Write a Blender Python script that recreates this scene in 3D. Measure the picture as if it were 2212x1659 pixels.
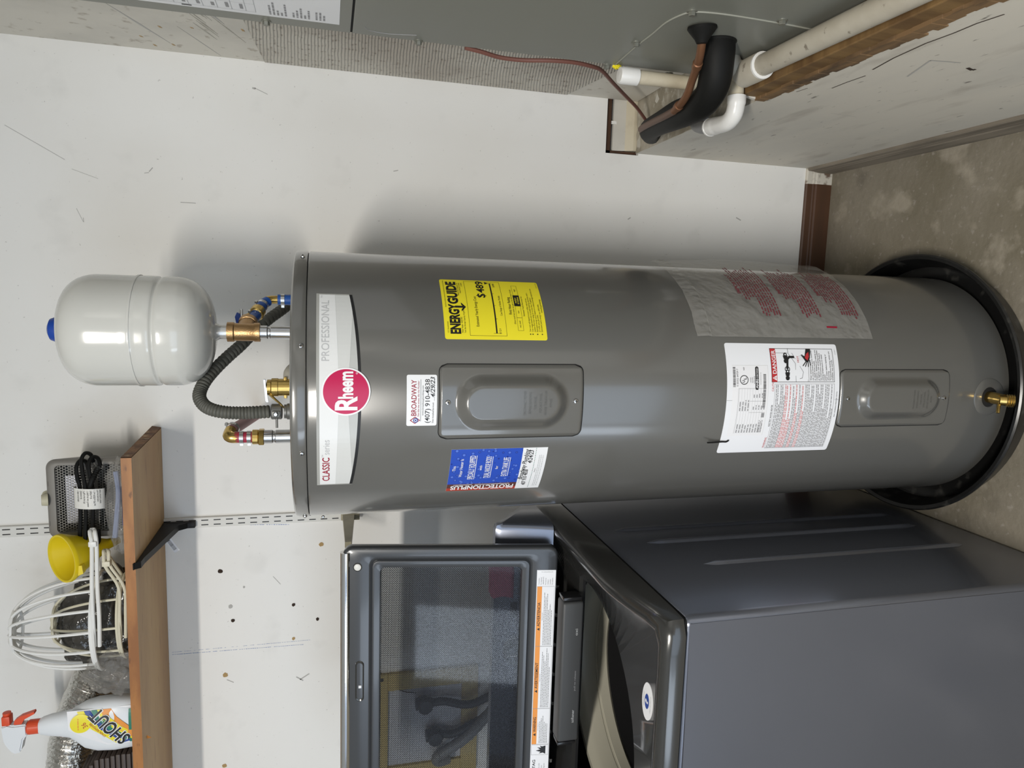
import bpy, bmesh, math, random
from mathutils import Vector, Matrix, noise
from mathutils.geometry import tessellate_polygon

for _o in list(bpy.data.objects):
    bpy.data.objects.remove(_o, do_unlink=True)
SC = bpy.context.scene
COL = SC.collection
PI = math.pi
rad = math.radians
random.seed(7)

# ------------------------------------------------------------------ camera
# the photograph is a portrait picture lying on its side: world up points to the picture's left
F_PX, PITCH, YAW, ROLL = 1516.9, rad(14.656), rad(7.6), rad(-0.15)
CAM = Vector((0.0, 0.0, 1.4596))
_fw = Vector((-math.sin(YAW)*math.cos(PITCH), math.cos(YAW)*math.cos(PITCH), -math.sin(PITCH)))
_r0 = Vector((math.cos(YAW), math.sin(YAW), 0)); _u0 = _r0.cross(_fw)
_rt = _r0*math.cos(ROLL) + _u0*math.sin(ROLL)
_up = _u0*math.cos(ROLL) - _r0*math.sin(ROLL)
cd = bpy.data.cameras.new('camera'); cam = bpy.data.objects.new('camera', cd); COL.objects.link(cam)
cd.sensor_fit = 'HORIZONTAL'; cd.sensor_width = 36.0; cd.lens = F_PX/2212*36.0
cd.clip_start = 0.02; cd.clip_end = 60
_m = Matrix.Identity(4)
for _i, _v in enumerate((-_up, _rt, -_fw)):
    for _j in range(3): _m[_j][_i] = _v[_j]
_m.translation = CAM
cam.matrix_world = _m
SC.camera = cam

# ------------------------------------------------------------------ light
SC.view_settings.view_transform = 'Standard'; SC.view_settings.look = 'None'
SC.view_settings.gamma = 1.0; SC.view_settings.exposure = 0.0
try: SC.view_settings.use_curve_mapping = False
except Exception: pass
world = bpy.data.worlds.new('sky'); SC.world = world; world.use_nodes = True
world.node_tree.nodes['Background'].inputs[0].default_value = (0.62, 0.74, 0.95, 1)
world.node_tree.nodes['Background'].inputs[1].default_value = 0.8

def area(name, loc, target, sx, sy, power, col, spread=PI):
    d = bpy.data.lights.new(name, 'AREA'); d.shape = 'RECTANGLE'; d.size = sx; d.size_y = sy
    d.energy = power; d.color = col; d.spread = spread
    o = bpy.data.objects.new(name, d); COL.objects.link(o); o.location = loc
    dirv = (Vector(target)-Vector(loc)).normalized()
    o.rotation_euler = dirv.to_track_quat('-Z', 'Y').to_euler()
    return o
# daylight through the open garage door behind the camera to the left, and the ceiling tube lamp
area('garage_door_daylight', (-1.05, -2.55, 1.06), (-1.05, 0, 1.06), 2.4, 2.05, 25, (0.70, 0.84, 1.0))
area('garage_door_sunlit_side', (-2.90, -2.55, 1.06), (-2.90, 0, 1.06), .64, 2.05, 24, (0.76, 0.87, 1.0))
area('ceiling_tube_lamp', (-.58, -1.0, 2.55), (-.58, -.55, 0), .80, 0.18, 84, (1.0, 0.955, 0.88))

# ------------------------------------------------------------------ photo pixel -> point on a plane of the place
def ray(px, py):
    return _fw + _rt*((1659-py-829.5)/F_PX) - _up*((px-1106)/F_PX)
def at(px, py, axis, val):
    d = ray(px, py); k = 'xyz'.index(axis); t = (val-CAM[k])/d[k]
    return CAM + d*t

# ------------------------------------------------------------------ materials
MATS = {}
def mat(name, col, rough=0.5, metal=0.0, n=None, bump=None, coat=0.0, spec=0.5, trans=0.0, stretch=(1,1,1), alpha=1.0, coat_rough=.08):
    """n = list of (scale, detail, lo, hi, colour, amount); bump = (scale, strength, distance)"""
    if name in MATS: return MATS[name]
    m = bpy.data.materials.new(name); m.use_nodes = True; MATS[name] = m
    nt = m.node_tree; N = nt.nodes; L = nt.links; b = N['Principled BSDF']
    b.inputs['Base Color'].default_value = (*col, 1); b.inputs['Roughness'].default_value = rough
    b.inputs['Metallic'].default_value = metal; b.inputs['Coat Weight'].default_value = coat
    b.inputs['Coat Roughness'].default_value = coat_rough
    b.inputs['Specular IOR Level'].default_value = spec; b.inputs['Transmission Weight'].default_value = trans
    b.inputs['Alpha'].default_value = alpha
    if n or bump:
        tc = N.new('ShaderNodeTexCoord'); mp = N.new('ShaderNodeMapping'); mp.inputs['Scale'].default_value = stretch
        L.new(tc.outputs['Object'], mp.inputs['Vector'])
    if n:
        prev = None
        for (sc, det, lo, hi, c2, amt) in n:
            t = N.new('ShaderNodeTexNoise'); t.inputs['Scale'].default_value = sc; t.inputs['Detail'].default_value = det
            L.new(mp.outputs[0], t.inputs['Vector'])
            r = N.new('ShaderNodeMapRange'); r.inputs[1].default_value = lo; r.inputs[2].default_value = hi
            r.inputs[3].default_value = 0; r.inputs[4].default_value = amt
            L.new(t.outputs['Fac'], r.inputs[0])
            mx = N.new('ShaderNodeMix'); mx.data_type = 'RGBA'
            if prev is None: mx.inputs[6].default_value = (*col, 1)
            else: L.new(prev, mx.inputs[6])
            mx.inputs[7].default_value = (*c2, 1); L.new(r.outputs[0], mx.inputs[0]); prev = mx.outputs[2]
        L.new(prev, b.inputs['Base Color'])
    if bump:
        t = N.new('ShaderNodeTexNoise'); t.inputs['Scale'].default_value = bump[0]; t.inputs['Detail'].default_value = 4
        L.new(mp.outputs[0], t.inputs['Vector'])
        bp = N.new('ShaderNodeBump'); bp.inputs['Strength'].default_value = bump[1]; bp.inputs['Distance'].default_value = bump[2]
        L.new(t.outputs['Fac'], bp.inputs['Height']); L.new(bp.outputs[0], b.inputs['Normal'])
    return m

WHITE = (0.84, 0.83, 0.80)
mat('wall_paint', WHITE, 0.62, n=[(2.2, 4, .42, .75, (.76, .74, .69), .55), (9, 6, .60, .75, (.66, .65, .62), .35), (140, 2, .73, .78, (.36, .34, .32), .45)], bump=(60, .06, .002))
mat('stand_paint', (.68, .64, .555), 0.6, n=[(3.0, 5, .40, .65, (.53, .515, .465), .8), (14, 6, .55, .72, (.35, .31, .26), .45), (60, 3, .68, .75, (.16, .14, .12), .8)], stretch=(1, .45, 1.6), bump=(40, .10, .002))
mat('jamb_paint', (.66, .63, .56), 0.65, n=[(4, 5, .45, .65, (.52, .50, .45), .8), (40, 5, .62, .72, (.30, .25, .19), .6)], bump=(50, .15, .003))
mat('jamb_streak', (.46, .44, .385), .7, n=[(60, 4, .45, .65, (.34, .32, .27), .8)])
mat('dirty_deck', (.44, .40, .33), 0.85, n=[(10, 6, .40, .62, (.26, .23, .17), .9), (36, 5, .52, .68, (.58, .55, .48), .8)], bump=(45, .5, .006))
mat('concrete', (.180, .157, .112), 0.72, n=[(3.2, 6, .42, .60, (.235, .208, .162), .95), (9, 6, .56, .66, (.36, .32, .255), .75), (5, 5, .58, .72, (.09, .078, .062), .85), (70, 4, .60, .72, (.34, .31, .27), .6)], bump=(55, .45, .004))
mat('plain_room', (.66, .65, .62), 0.8)
mat('heater_paint', (.105, .104, .097), 0.30, coat=1.0, coat_rough=.13)
mat('heater_cap', (.112, .110, .102), 0.26, coat=.9, coat_rough=.10)
mat('pan_plastic', (.010, .010, .010), 0.28, n=[(24, 5, .58, .75, (.07, .068, .062), .8)])
mat('dark_gap', (.006, .006, .006), 0.9)
mat('screw_steel', (.62, .62, .62), 0.22, 1.0)
mat('old_screw', (.30, .30, .26), 0.45, .7)
mat('galvanized', (.66, .66, .67), 0.24, 1.0, n=[(20, 3, .4, .7, (.48, .48, .50), .6)])
mat('brass', (.66, .46, .15), 0.27, 1.0, n=[(60, 3, .45, .7, (.48, .33, .10), .6)])
mat('bronze', (.46, .29, .14), 0.38, 1.0, bump=(420, .5, .0008))
mat('tank_paint', (.60, .60, .565), 0.16, coat=.4)
mat('tank_neck', (.62, .62, .60), 0.3, .6)
mat('blue_plastic', (.010, .055, .33), 0.35)
mat('blue_pex', (.012, .085, .36), 0.38)
mat('red_pex', (.33, .018, .045), 0.38)
mat('red_pex_dusty', (.30, .075, .08), 0.5)
mat('conduit_grey', (.075, .075, .062), 0.6, n=[(30, 4, .45, .7, (.12, .118, .10), .7)])
mat('cast_zinc', (.20, .20, .19), 0.45, .7)
mat('grey_tube', (.42, .40, .34), 0.5)
mat('black_plastic', (.009, .009, .009), 0.5, spec=.25)
mat('black_rubber', (.008, .008, .0075), 0.6, spec=.18, bump=(80, .15, .001))
mat('paper_white', (.80, .81, .84), 0.45)
mat('sticker_white', (.78, .79, .81), 0.35)
mat('clear_edge', (.36, .36, .34), 0.3)
mat('badge_white', (.72, .73, .73), 0.28)
mat('badge_grey', (.60, .61, .60), 0.28)
mat('badge_mid', (.47, .48, .47), 0.28)
mat('ink_black', (.010, .010, .011), 0.45)
mat('ink_grey', (.28, .28, .29), 0.5)
mat('ink_light', (.48, .49, .50), 0.5)
mat('ink_red', (.48, .03, .035), 0.45)
mat('ink_darkred', (.30, .006, .03), 0.45)
mat('ink_rheem', (.50, .004, .075), 0.25)
mat('ink_blue', (.02, .06, .30), 0.45)
mat('ink_white', (.80, .80, .82), 0.4)
mat('ink_pink', (.60, .22, .22), 0.5)
mat('ink_orange', (.80, .30, .05), 0.45)
mat('ink_green', (.02, .20, .13), 0.45)
mat('pouch_ink', (.17, .028, .040), 0.5)
mat('energy_yellow', (.83, .72, .025), 0.42)
mat('copper', (.22, .10, .05), 0.5, .6, n=[(30, 4, .4, .65, (.22, .11, .06), .8)])
mat('copper_dull', (.17, .10, .07), 0.55, .5)
mat('pvc_white', (.78, .77, .74), 0.28)
mat('pvc_old', (.60, .54, .41), 0.45, n=[(22, 5, .5, .7, (.50, .43, .32), .7)])
mat('pvc_dirty', (.46, .425, .35), 0.5, n=[(16, 6, .42, .65, (.38, .34, .27), .8), (60, 4, .65, .72, (.16, .13, .10), .8)])
mat('handler_paint', (.205, .208, .178), 0.38, n=[(3, 4, .4, .7, (.20, .205, .185), .7)])
mat('caulk', (.30, .30, .255), 0.6)
mat('wire_brown', (.20, .085, .065), 0.5)
mat('ply_wood', (.22, .132, .052), 0.6, n=[(5, 5, .40, .62, (.12, .066, .026), .9)], stretch=(1, 6, 1), bump=(60, .2, .002))
mat('ply_edge', (.20, .12, .055), 0.8, n=[(30, 5, .45, .62, (.07, .045, .025), .9)], stretch=(1, .3, 1))
mat('base_brown', (.085, .038, .018), 0.5, n=[(6, 4, .4, .65, (.05, .024, .012), .8)], stretch=(.4, 1, 3))
mat('base_dusty', (.24, .205, .16), 0.7, n=[(8, 5, .42, .62, (.13, .11, .085), .9)], stretch=(1, .4, 3))
mat('base_white', (.60, .56, .48), 0.6, n=[(40, 5, .5, .66, (.10, .05, .025), .9)])
mat('pine', (.50, .31, .13), 0.5, n=[(2.2, 5, .40, .65, (.38, .21, .08), .85), (16, 5, .60, .70, (.26, .13, .05), .6)], stretch=(.7, 5, 8))
mat('pine_edge', (.38, .16, .042), 0.5, n=[(7, 6, .42, .62, (.24, .09, .022), .9), (30, 4, .62, .72, (.09, .035, .015), .7)], stretch=(1, 3, 4))
mat('pine_end', (.26, .13, .055), 0.75, n=[(30, 5, .4, .62, (.12, .055, .025), .9), (50, 4, .6, .7, (.45, .33, .2), .7)], bump=(70, .6, .004))
mat('rail_white', (.70, .69, .65), 0.4)
mat('tan_paint', (.33, .30, .21), 0.5, n=[(20, 4, .45, .7, (.22, .20, .14), .7)])
mat('washer_grey', (.190, .205, .250), 0.27, .76, coat=.25)
mat('washer_dark', (.050, .050, .048), 0.20, .45, coat=.5)
mat('washer_black', (.016, .016, .017), 0.25, coat=.3)
mat('lid_grey', (.050, .053, .058), 0.30, .15, coat=.3)
mat('chrome', (.80, .80, .80), 0.08, 1.0)
mat('tub_ring', (.46, .44, .36), 0.35)
mat('bar_grey', (.055, .057, .059), 0.5)
mat('fan_grey', (.20, .188, .168), 0.5)
mat('fan_dark', (.03, .03, .028), 0.5)
mat('fan_plate', (.62, .63, .70), 0.35, .4)
mat('knob_cream', (.52, .49, .36), 0.5)
mat('yellow_plastic', (.74, .57, .010), 0.38, n=[(40, 4, .66, .74, (.35, .24, .02), .8)])
mat('coat_white', (.78, .78, .76), 0.38)
mat('coat_cream', (.66, .62, .48), 0.45)
mat('bottle_white', (.76, .79, .82), 0.35)
mat('trigger_red', (.72, .085, .03), 0.4)
mat('foil', (.70, .69, .66), 0.22, 1.0, bump=(70, .9, .006))
mat('slat_brown', (.060, .042, .034), 0.5)
mat('valve_black', (.03, .03, .03), 0.5)
mat('hose_grey', (.22, .22, .22), 0.45)
mat('cloth_pink', (.55, .16, .24), 0.9)
mat('box_yellow', (.56, .43, .17), 0.6)
mat('box_inside', (.58, .58, .60), 0.6)
mat('chalk_blue', (.30, .36, .55), 0.9)
mat('hole_dark', (.035, .020, .012), 0.9)
mat('scuff', (.45, .44, .42), 0.8)
mat('stain_brown', (.42, .28, .12), 0.8)

def nodes_of(name, col=(.5, .5, .5), rough=.5):
    m = mat(name, col, rough); return m, m.node_tree.nodes, m.node_tree.links, m.node_tree.nodes['Principled BSDF']

# trowel ridges of old glue on the jamb
m, N, L, b = nodes_of('glue_ridges', (.50, .47, .40), .8)
tc = N.new('ShaderNodeTexCoord'); sp = N.new('ShaderNodeSeparateXYZ'); L.new(tc.outputs['Object'], sp.inputs[0])
def mathn(N, L, op, a, b_=None, clamp=False):
    k = N.new('ShaderNodeMath'); k.operation = op; k.use_clamp = clamp
    for i, v in enumerate((a, b_)):
        if v is None: continue
        if isinstance(v, (int, float)): k.inputs[i].default_value = v
        else: L.new(v, k.inputs[i])
    return k.outputs[0]
# ridges left by the trowel, fanning out downwards
nz = N.new('ShaderNodeTexNoise'); nz.inputs['Scale'].default_value = 14; nz.inputs['Detail'].default_value = 4
L.new(tc.outputs['Object'], nz.inputs['Vector'])
ph = mathn(N, L, 'ADD', mathn(N, L, 'MULTIPLY', sp.outputs[2], 800), mathn(N, L, 'MULTIPLY', mathn(N, L, 'MULTIPLY', mathn(N, L, 'SUBTRACT', 1.45, sp.outputs[2]), mathn(N, L, 'SUBTRACT', sp.outputs[1], 1.87)), 420))
ph = mathn(N, L, 'ADD', ph, mathn(N, L, 'MULTIPLY', nz.outputs['Fac'], 4))
sn = mathn(N, L, 'MULTIPLY', mathn(N, L, 'ADD', mathn(N, L, 'SINE', ph), 1.0), .5)
bp = N.new('ShaderNodeBump'); bp.inputs['Strength'].default_value = .8; bp.inputs['Distance'].default_value = .003
L.new(sn, bp.inputs['Height']); L.new(bp.outputs[0], b.inputs['Normal'])
nz2 = N.new('ShaderNodeTexNoise'); nz2.inputs['Scale'].default_value = 55; nz2.inputs['Detail'].default_value = 5
L.new(tc.outputs['Object'], nz2.inputs['Vector'])
mr = N.new('ShaderNodeMapRange'); mr.inputs[1].default_value = .56; mr.inputs[2].default_value = .70; mr.inputs[4].default_value = .75; L.new(nz2.outputs['Fac'], mr.inputs[0])
nz3 = N.new('ShaderNodeTexNoise'); nz3.inputs['Scale'].default_value = 3.5; nz3.inputs['Detail'].default_value = 4
L.new(tc.outputs['Object'], nz3.inputs['Vector'])
m1 = N.new('ShaderNodeMix'); m1.data_type = 'RGBA'; m1.inputs[6].default_value = (.60, .57, .50, 1); m1.inputs[7].default_value = (.47, .43, .37, 1)
mr3 = N.new('ShaderNodeMapRange'); mr3.inputs[1].default_value = .4; mr3.inputs[2].default_value = .6; L.new(nz3.outputs['Fac'], mr3.inputs[0]); L.new(mr3.outputs[0], m1.inputs[0])
m2 = N.new('ShaderNodeMix'); m2.data_type = 'RGBA'; L.new(m1.outputs[2], m2.inputs[6]); m2.inputs[7].default_value = (.22, .17, .13, 1)
L.new(mathn(N, L, 'MULTIPLY', mr.outputs[0], mathn(N, L, 'SUBTRACT', 1.2, sn)), m2.inputs[0]); L.new(m2.outputs[2], b.inputs['Base Color'])

# blue sticker with water drops
m, N, L, b = nodes_of('drops_blue', (.03, .09, .50), .3)
tc = N.new('ShaderNodeTexCoord'); vo = N.new('ShaderNodeTexVoronoi'); vo.inputs['Scale'].default_value = 95; L.new(tc.outputs['Object'], vo.inputs['Vector'])
cr = N.new('ShaderNodeValToRGB'); L.new(vo.outputs['Distance'], cr.inputs[0])
e = cr.color_ramp.elements; e[0].position = .0; e[0].color = (.12, .22, .70, 1); e[1].position = .36; e[1].color = (.022, .075, .46, 1)
k = e.new(.24); k.color = (.06, .14, .58, 1); k = e.new(.30); k.color = (.008, .02, .20, 1)
L.new(cr.outputs[0], b.inputs['Base Color'])
# red to black strip of the same sticker (flat print)
mat('strip_red', (.42, .045, .025), .35); mat('strip_dark', (.10, .035, .03), .35)

# perforated film on the lid glass: fine black dots on tinted glass
def dotted_glass():
    m = bpy.data.materials.new('dotted_glass'); m.use_nodes = True; MATS['dotted_glass'] = m
    N = m.node_tree.nodes; L = m.node_tree.links; N.clear()
    out = N.new('ShaderNodeOutputMaterial'); tc = N.new('ShaderNodeTexCoord'); sp = N.new('ShaderNodeSeparateXYZ')
    L.new(tc.outputs['Object'], sp.inputs[0])
    K = 2*PI/.0046
    a = mathn(N, L, 'SINE', mathn(N, L, 'MULTIPLY', mathn(N, L, 'ADD', sp.outputs[0], sp.outputs[2]), K))
    c = mathn(N, L, 'SINE', mathn(N, L, 'MULTIPLY', mathn(N, L, 'SUBTRACT', sp.outputs[0], sp.outputs[2]), K))
    dots = mathn(N, L, 'GREATER_THAN', mathn(N, L, 'ADD', a, c), .35)
    tr = N.new('ShaderNodeBsdfTransparent'); tr.inputs[0].default_value = (.84, .86, .88, 1)
    bk = N.new('ShaderNodeBsdfDiffuse'); bk.inputs[0].default_value = (.022, .022, .024, 1)
    gl = N.new('ShaderNodeBsdfGlossy'); gl.inputs['Roughness'].default_value = .04; gl.inputs[0].default_value = (1, 1, 1, 1)
    mx = N.new('ShaderNodeMixShader'); L.new(dots, mx.inputs[0]); L.new(tr.outputs[0], mx.inputs[1]); L.new(bk.outputs[0], mx.inputs[2])
    fr = N.new('ShaderNodeFresnel'); fr.inputs[0].default_value = 1.25
    mx2 = N.new('ShaderNodeMixShader'); L.new(fr.outputs[0], mx2.inputs[0]); L.new(mx.outputs[0], mx2.inputs[1]); L.new(gl.outputs[0], mx2.inputs[2])
    L.new(mx2.outputs[0], out.inputs[0])
dotted_glass()
def hex_mesh():
    m = bpy.data.materials.new('hex_mesh'); m.use_nodes = True; MATS['hex_mesh'] = m
    N = m.node_tree.nodes; L = m.node_tree.links; N.clear()
    out = N.new('ShaderNodeOutputMaterial'); tc = N.new('ShaderNodeTexCoord'); sp = N.new('ShaderNodeSeparateXYZ')
    L.new(tc.outputs['Object'], sp.inputs[0]); K = 2*PI/.0052
    s1 = mathn(N, L, 'COSINE', mathn(N, L, 'MULTIPLY', sp.outputs[2], K))
    zx = mathn(N, L, 'MULTIPLY', sp.outputs[0], .866*K); zz = mathn(N, L, 'MULTIPLY', sp.outputs[2], .5*K)
    s2 = mathn(N, L, 'COSINE', mathn(N, L, 'ADD', zx, zz)); s3 = mathn(N, L, 'COSINE', mathn(N, L, 'SUBTRACT', zx, zz))
    hole = mathn(N, L, 'GREATER_THAN', mathn(N, L, 'ADD', s1, mathn(N, L, 'ADD', s2, s3)), -.55)
    tr = N.new('ShaderNodeBsdfTransparent'); bk = N.new('ShaderNodeBsdfPrincipled')
    bk.inputs['Base Color'].default_value = (.13, .125, .11, 1); bk.inputs['Roughness'].default_value = .4
    mx = N.new('ShaderNodeMixShader'); L.new(hole, mx.inputs[0]); L.new(bk.outputs[0], mx.inputs[1]); L.new(tr.outputs[0], mx.inputs[2])
    L.new(mx.outputs[0], out.inputs[0])
hex_mesh()
def film(name, haze, col, rough, tint):
    m = bpy.data.materials.new(name); m.use_nodes = True; MATS[name] = m
    N = m.node_tree.nodes; L = m.node_tree.links; N.clear()
    out = N.new('ShaderNodeOutputMaterial'); tc = N.new('ShaderNodeTexCoord')
    nz = N.new('ShaderNodeTexNoise'); nz.inputs['Scale'].default_value = 28; nz.inputs['Detail'].default_value = 3; L.new(tc.outputs['Object'], nz.inputs['Vector'])
    bp = N.new('ShaderNodeBump'); bp.inputs['Strength'].default_value = .9; bp.inputs['Distance'].default_value = .012; L.new(nz.outputs['Fac'], bp.inputs['Height'])
    pb = N.new('ShaderNodeBsdfPrincipled'); pb.inputs['Base Color'].default_value = (*col, 1); pb.inputs['Roughness'].default_value = rough; L.new(bp.outputs[0], pb.inputs['Normal'])
    tr = N.new('ShaderNodeBsdfTransparent'); tr.inputs[0].default_value = (*tint, 1)
    mx = N.new('ShaderNodeMixShader'); mx.inputs[0].default_value = haze
    L.new(tr.outputs[0], mx.inputs[1]); L.new(pb.outputs[0], mx.inputs[2]); L.new(mx.outputs[0], out.inputs[0])
film('pouch_film', .20, (.66, .64, .60), .16, (.97, .97, .96))
film('bag_clear', .20, (.50, .48, .45), .05, (.86, .86, .85))
film('bag_dark', .80, (.075, .07, .062), .12, (.45, .45, .43))
# ------------------------------------------------------------------ mesh helpers
class MB:
    """collects shapes and links them as one mesh object"""
    def __init__(s): s.v = []; s.f = []; s.mi = []
    def add(s, verts, faces, mi=0):
        o = len(s.v); s.v += [tuple(p) for p in verts]
        for f in faces: s.f.append(tuple(i+o for i in f)); s.mi.append(mi)
        return s
    def box(s, x0, x1, y0, y1, z0, z1, mi=0, bev=0.0, seg=2):
        bm = bmesh.new(); bmesh.ops.create_cube(bm, size=1)
        for v in bm.verts: v.co = Vector(((x0+x1)/2+v.co.x*(x1-x0), (y0+y1)/2+v.co.y*(y1-y0), (z0+z1)/2+v.co.z*(z1-z0)))
        if bev > 0: bmesh.ops.bevel(bm, geom=list(bm.edges), offset=bev, segments=seg, affect='EDGES', profile=.5)
        return s.bm(bm, mi)
    def bm(s, bm, mi=0, M=None):
        bm.verts.index_update()
        s.add([(M @ v.co) if M else v.co.copy() for v in bm.verts], [[v.index for v in f.verts] for f in bm.faces], mi); bm.free(); return s
    def lathe(s, prof, o=(0, 0, 0), ax=(0, 0, 1), n=32, mi=0, caps=True, a0=0, a1=2*PI):
        """prof: list of (radius, distance along ax)"""
        ax = Vector(ax).normalized(); t = Vector((1, 0, 0)) if abs(ax.x) < .9 else Vector((0, 1, 0))
        e1 = ax.cross(t).normalized(); e2 = ax.cross(e1); o = Vector(o); full = abs(a1-a0-2*PI) < 1e-6
        k = n if full else n+1; V = []
        for r, h in prof:
            for i in range(k):
                a = a0+(a1-a0)*i/n; V.append(o+ax*h+e1*(r*math.cos(a))+e2*(r*math.sin(a)))
        Fs = []
        for j in range(len(prof)-1):
            for i in range(n):
                i2 = (i+1) % k; Fs.append((j*k+i, j*k+i2, (j+1)*k+i2, (j+1)*k+i))
        if caps and full:
            if prof[0][0] > 1e-6: Fs.append(tuple(reversed(range(k))))
            if prof[-1][0] > 1e-6: Fs.append(tuple((len(prof)-1)*k+i for i in range(k)))
        return s.add(V, Fs, mi)
    def cyl(s, p0, p1, r, n=20, mi=0, r1=None):
        p0 = Vector(p0); p1 = Vector(p1); d = p1-p0
        return s.lathe([(r, 0), (r if r1 is None else r1, d.length)], p0, d, n, mi)
    def tube(s, path, r, n=10, mi=0, closed=False, smooth=0, caps=True):
        P = [Vector(p) for p in path]
        if smooth: P = catmull(P, smooth, closed)
        m_ = len(P); R = r if callable(r) else (lambda t: r)
        T = []
        for i in range(m_):
            a = P[(i-1) % m_] if (closed or i) else P[0]; b_ = P[(i+1) % m_] if (closed or i < m_-1) else P[-1]
            T.append((b_-a).normalized())
        t0 = T[0]; u = t0.cross(Vector((0, 0, 1)));
        if u.length < .1: u = t0.cross(Vector((1, 0, 0)))
        u.normalize(); V = []
        for i in range(m_):
            u = (u-T[i]*u.dot(T[i])).normalized(); w = T[i].cross(u); rr = R(i/(m_-1))
            for j in range(n):
                a = 2*PI*j/n; V.append(P[i]+u*(rr*math.cos(a))+w*(rr*math.sin(a)))
        Fs = []
        for i in range(m_ if closed else m_-1):
            i2 = (i+1) % m_
            for j in range(n):
                j2 = (j+1) % n; Fs.append((i*n+j, i*n+j2, i2*n+j2, i2*n+j))
        if caps and not closed: Fs += [tuple(reversed(range(n))), tuple((m_-1)*n+j for j in range(n))]
        return s.add(V, Fs, mi)
    def prism(s, poly, axis, a, b_, mi=0):
        """polygon in the two other axes, extruded along axis from a to b"""
        k = 'xyz'.index(axis)
        def P(q, h): l = list(q); l.insert(k, h); return tuple(l)
        n = len(poly); V = [P(q, a) for q in poly]+[P(q, b_) for q in poly]
        Fs = [tuple(reversed(range(n))), tuple(range(n, 2*n))]+[(i, (i+1) % n, n+(i+1) % n, n+i) for i in range(n)]
        return s.add(V, Fs, mi)
    def loops(s, LP, mi=0, cap0=False, cap1=False):
        n = len(LP[0]); V = [p for l in LP for p in l]; Fs = []
        for j in range(len(LP)-1):
            for i in range(n): Fs.append((j*n+i, j*n+(i+1) % n, (j+1)*n+(i+1) % n, (j+1)*n+i))
        if cap0: Fs.append(tuple(reversed(range(n))))
        if cap1: Fs.append(tuple((len(LP)-1)*n+i for i in range(n)))
        return s.add(V, Fs, mi)
    def sphere(s, c, r, mi=0, n=14, sc=(1, 1, 1)):
        bm = bmesh.new(); bmesh.ops.create_uvsphere(bm, u_segments=n, v_segments=max(6, n//2), radius=1)
        for v in bm.verts: v.co = Vector(c)+Vector((v.co.x*r*sc[0], v.co.y*r*sc[1], v.co.z*r*sc[2]))
        return s.bm(bm, mi)
    def build(s, name, mats, parent=None, smooth=True, angle=35, fixn=True):
        me = bpy.data.meshes.new(name); me.from_pydata(s.v, [], s.f)
        if isinstance(mats, str): mats = [mats]
        for k in mats: me.materials.append(MATS[k])
        if len(mats) > 1: me.polygons.foreach_set('material_index', s.mi)
        if fixn:
            bm = bmesh.new(); bm.from_mesh(me); bmesh.ops.recalc_face_normals(bm, faces=bm.faces)
            if smooth:
                for f in bm.faces: f.smooth = True
                ca = math.radians(angle)
                for e in bm.edges:
                    if len(e.link_faces) == 2 and e.calc_face_angle(0) > ca: e.smooth = False
            bm.to_mesh(me); bm.free()
        me.update()
        o = bpy.data.objects.new(name, me); COL.objects.link(o)
        if parent is not None: adopt(o, parent)
        return o
def catmull(P, k, closed=False):
    out = []; n = len(P)
    for i in range(n if closed else n-1):
        a = P[(i-1) % n] if (closed or i) else P[0]*2-P[1]; b = P[i]; c = P[(i+1) % n]
        d = P[(i+2) % n] if (closed or i < n-2) else P[-1]*2-P[-2]
        for j in range(k):
            t = j/k
            out.append(.5*((2*b)+(c-a)*t+(2*a-5*b+4*c-d)*t*t+(3*b-a-3*c+d)*t**3))
    if not closed: out.append(P[-1])
    return out
ORG = {}
def adopt(o, parent):
    o.parent = parent
    o.matrix_parent_inverse = Matrix.Translation(ORG.get(parent.name, Vector((0, 0, 0)))).inverted()
def tag(o, label, cat, group=None, kind=None):
    o['label'] = label
    if cat: o['category'] = cat
    if group: o['group'] = group
    if kind: o['kind'] = kind
    return o
def thing(name, label, cat, loc=(0, 0, 0), group=None, kind=None):
    o = bpy.data.objects.new(name, None); COL.objects.link(o); o.location = loc; o.empty_display_size = .05
    ORG[o.name] = Vector(loc); return tag(o, label, cat, group, kind)
def structure(o, label): o['kind'] = 'structure'; o['label'] = label; return o

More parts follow.
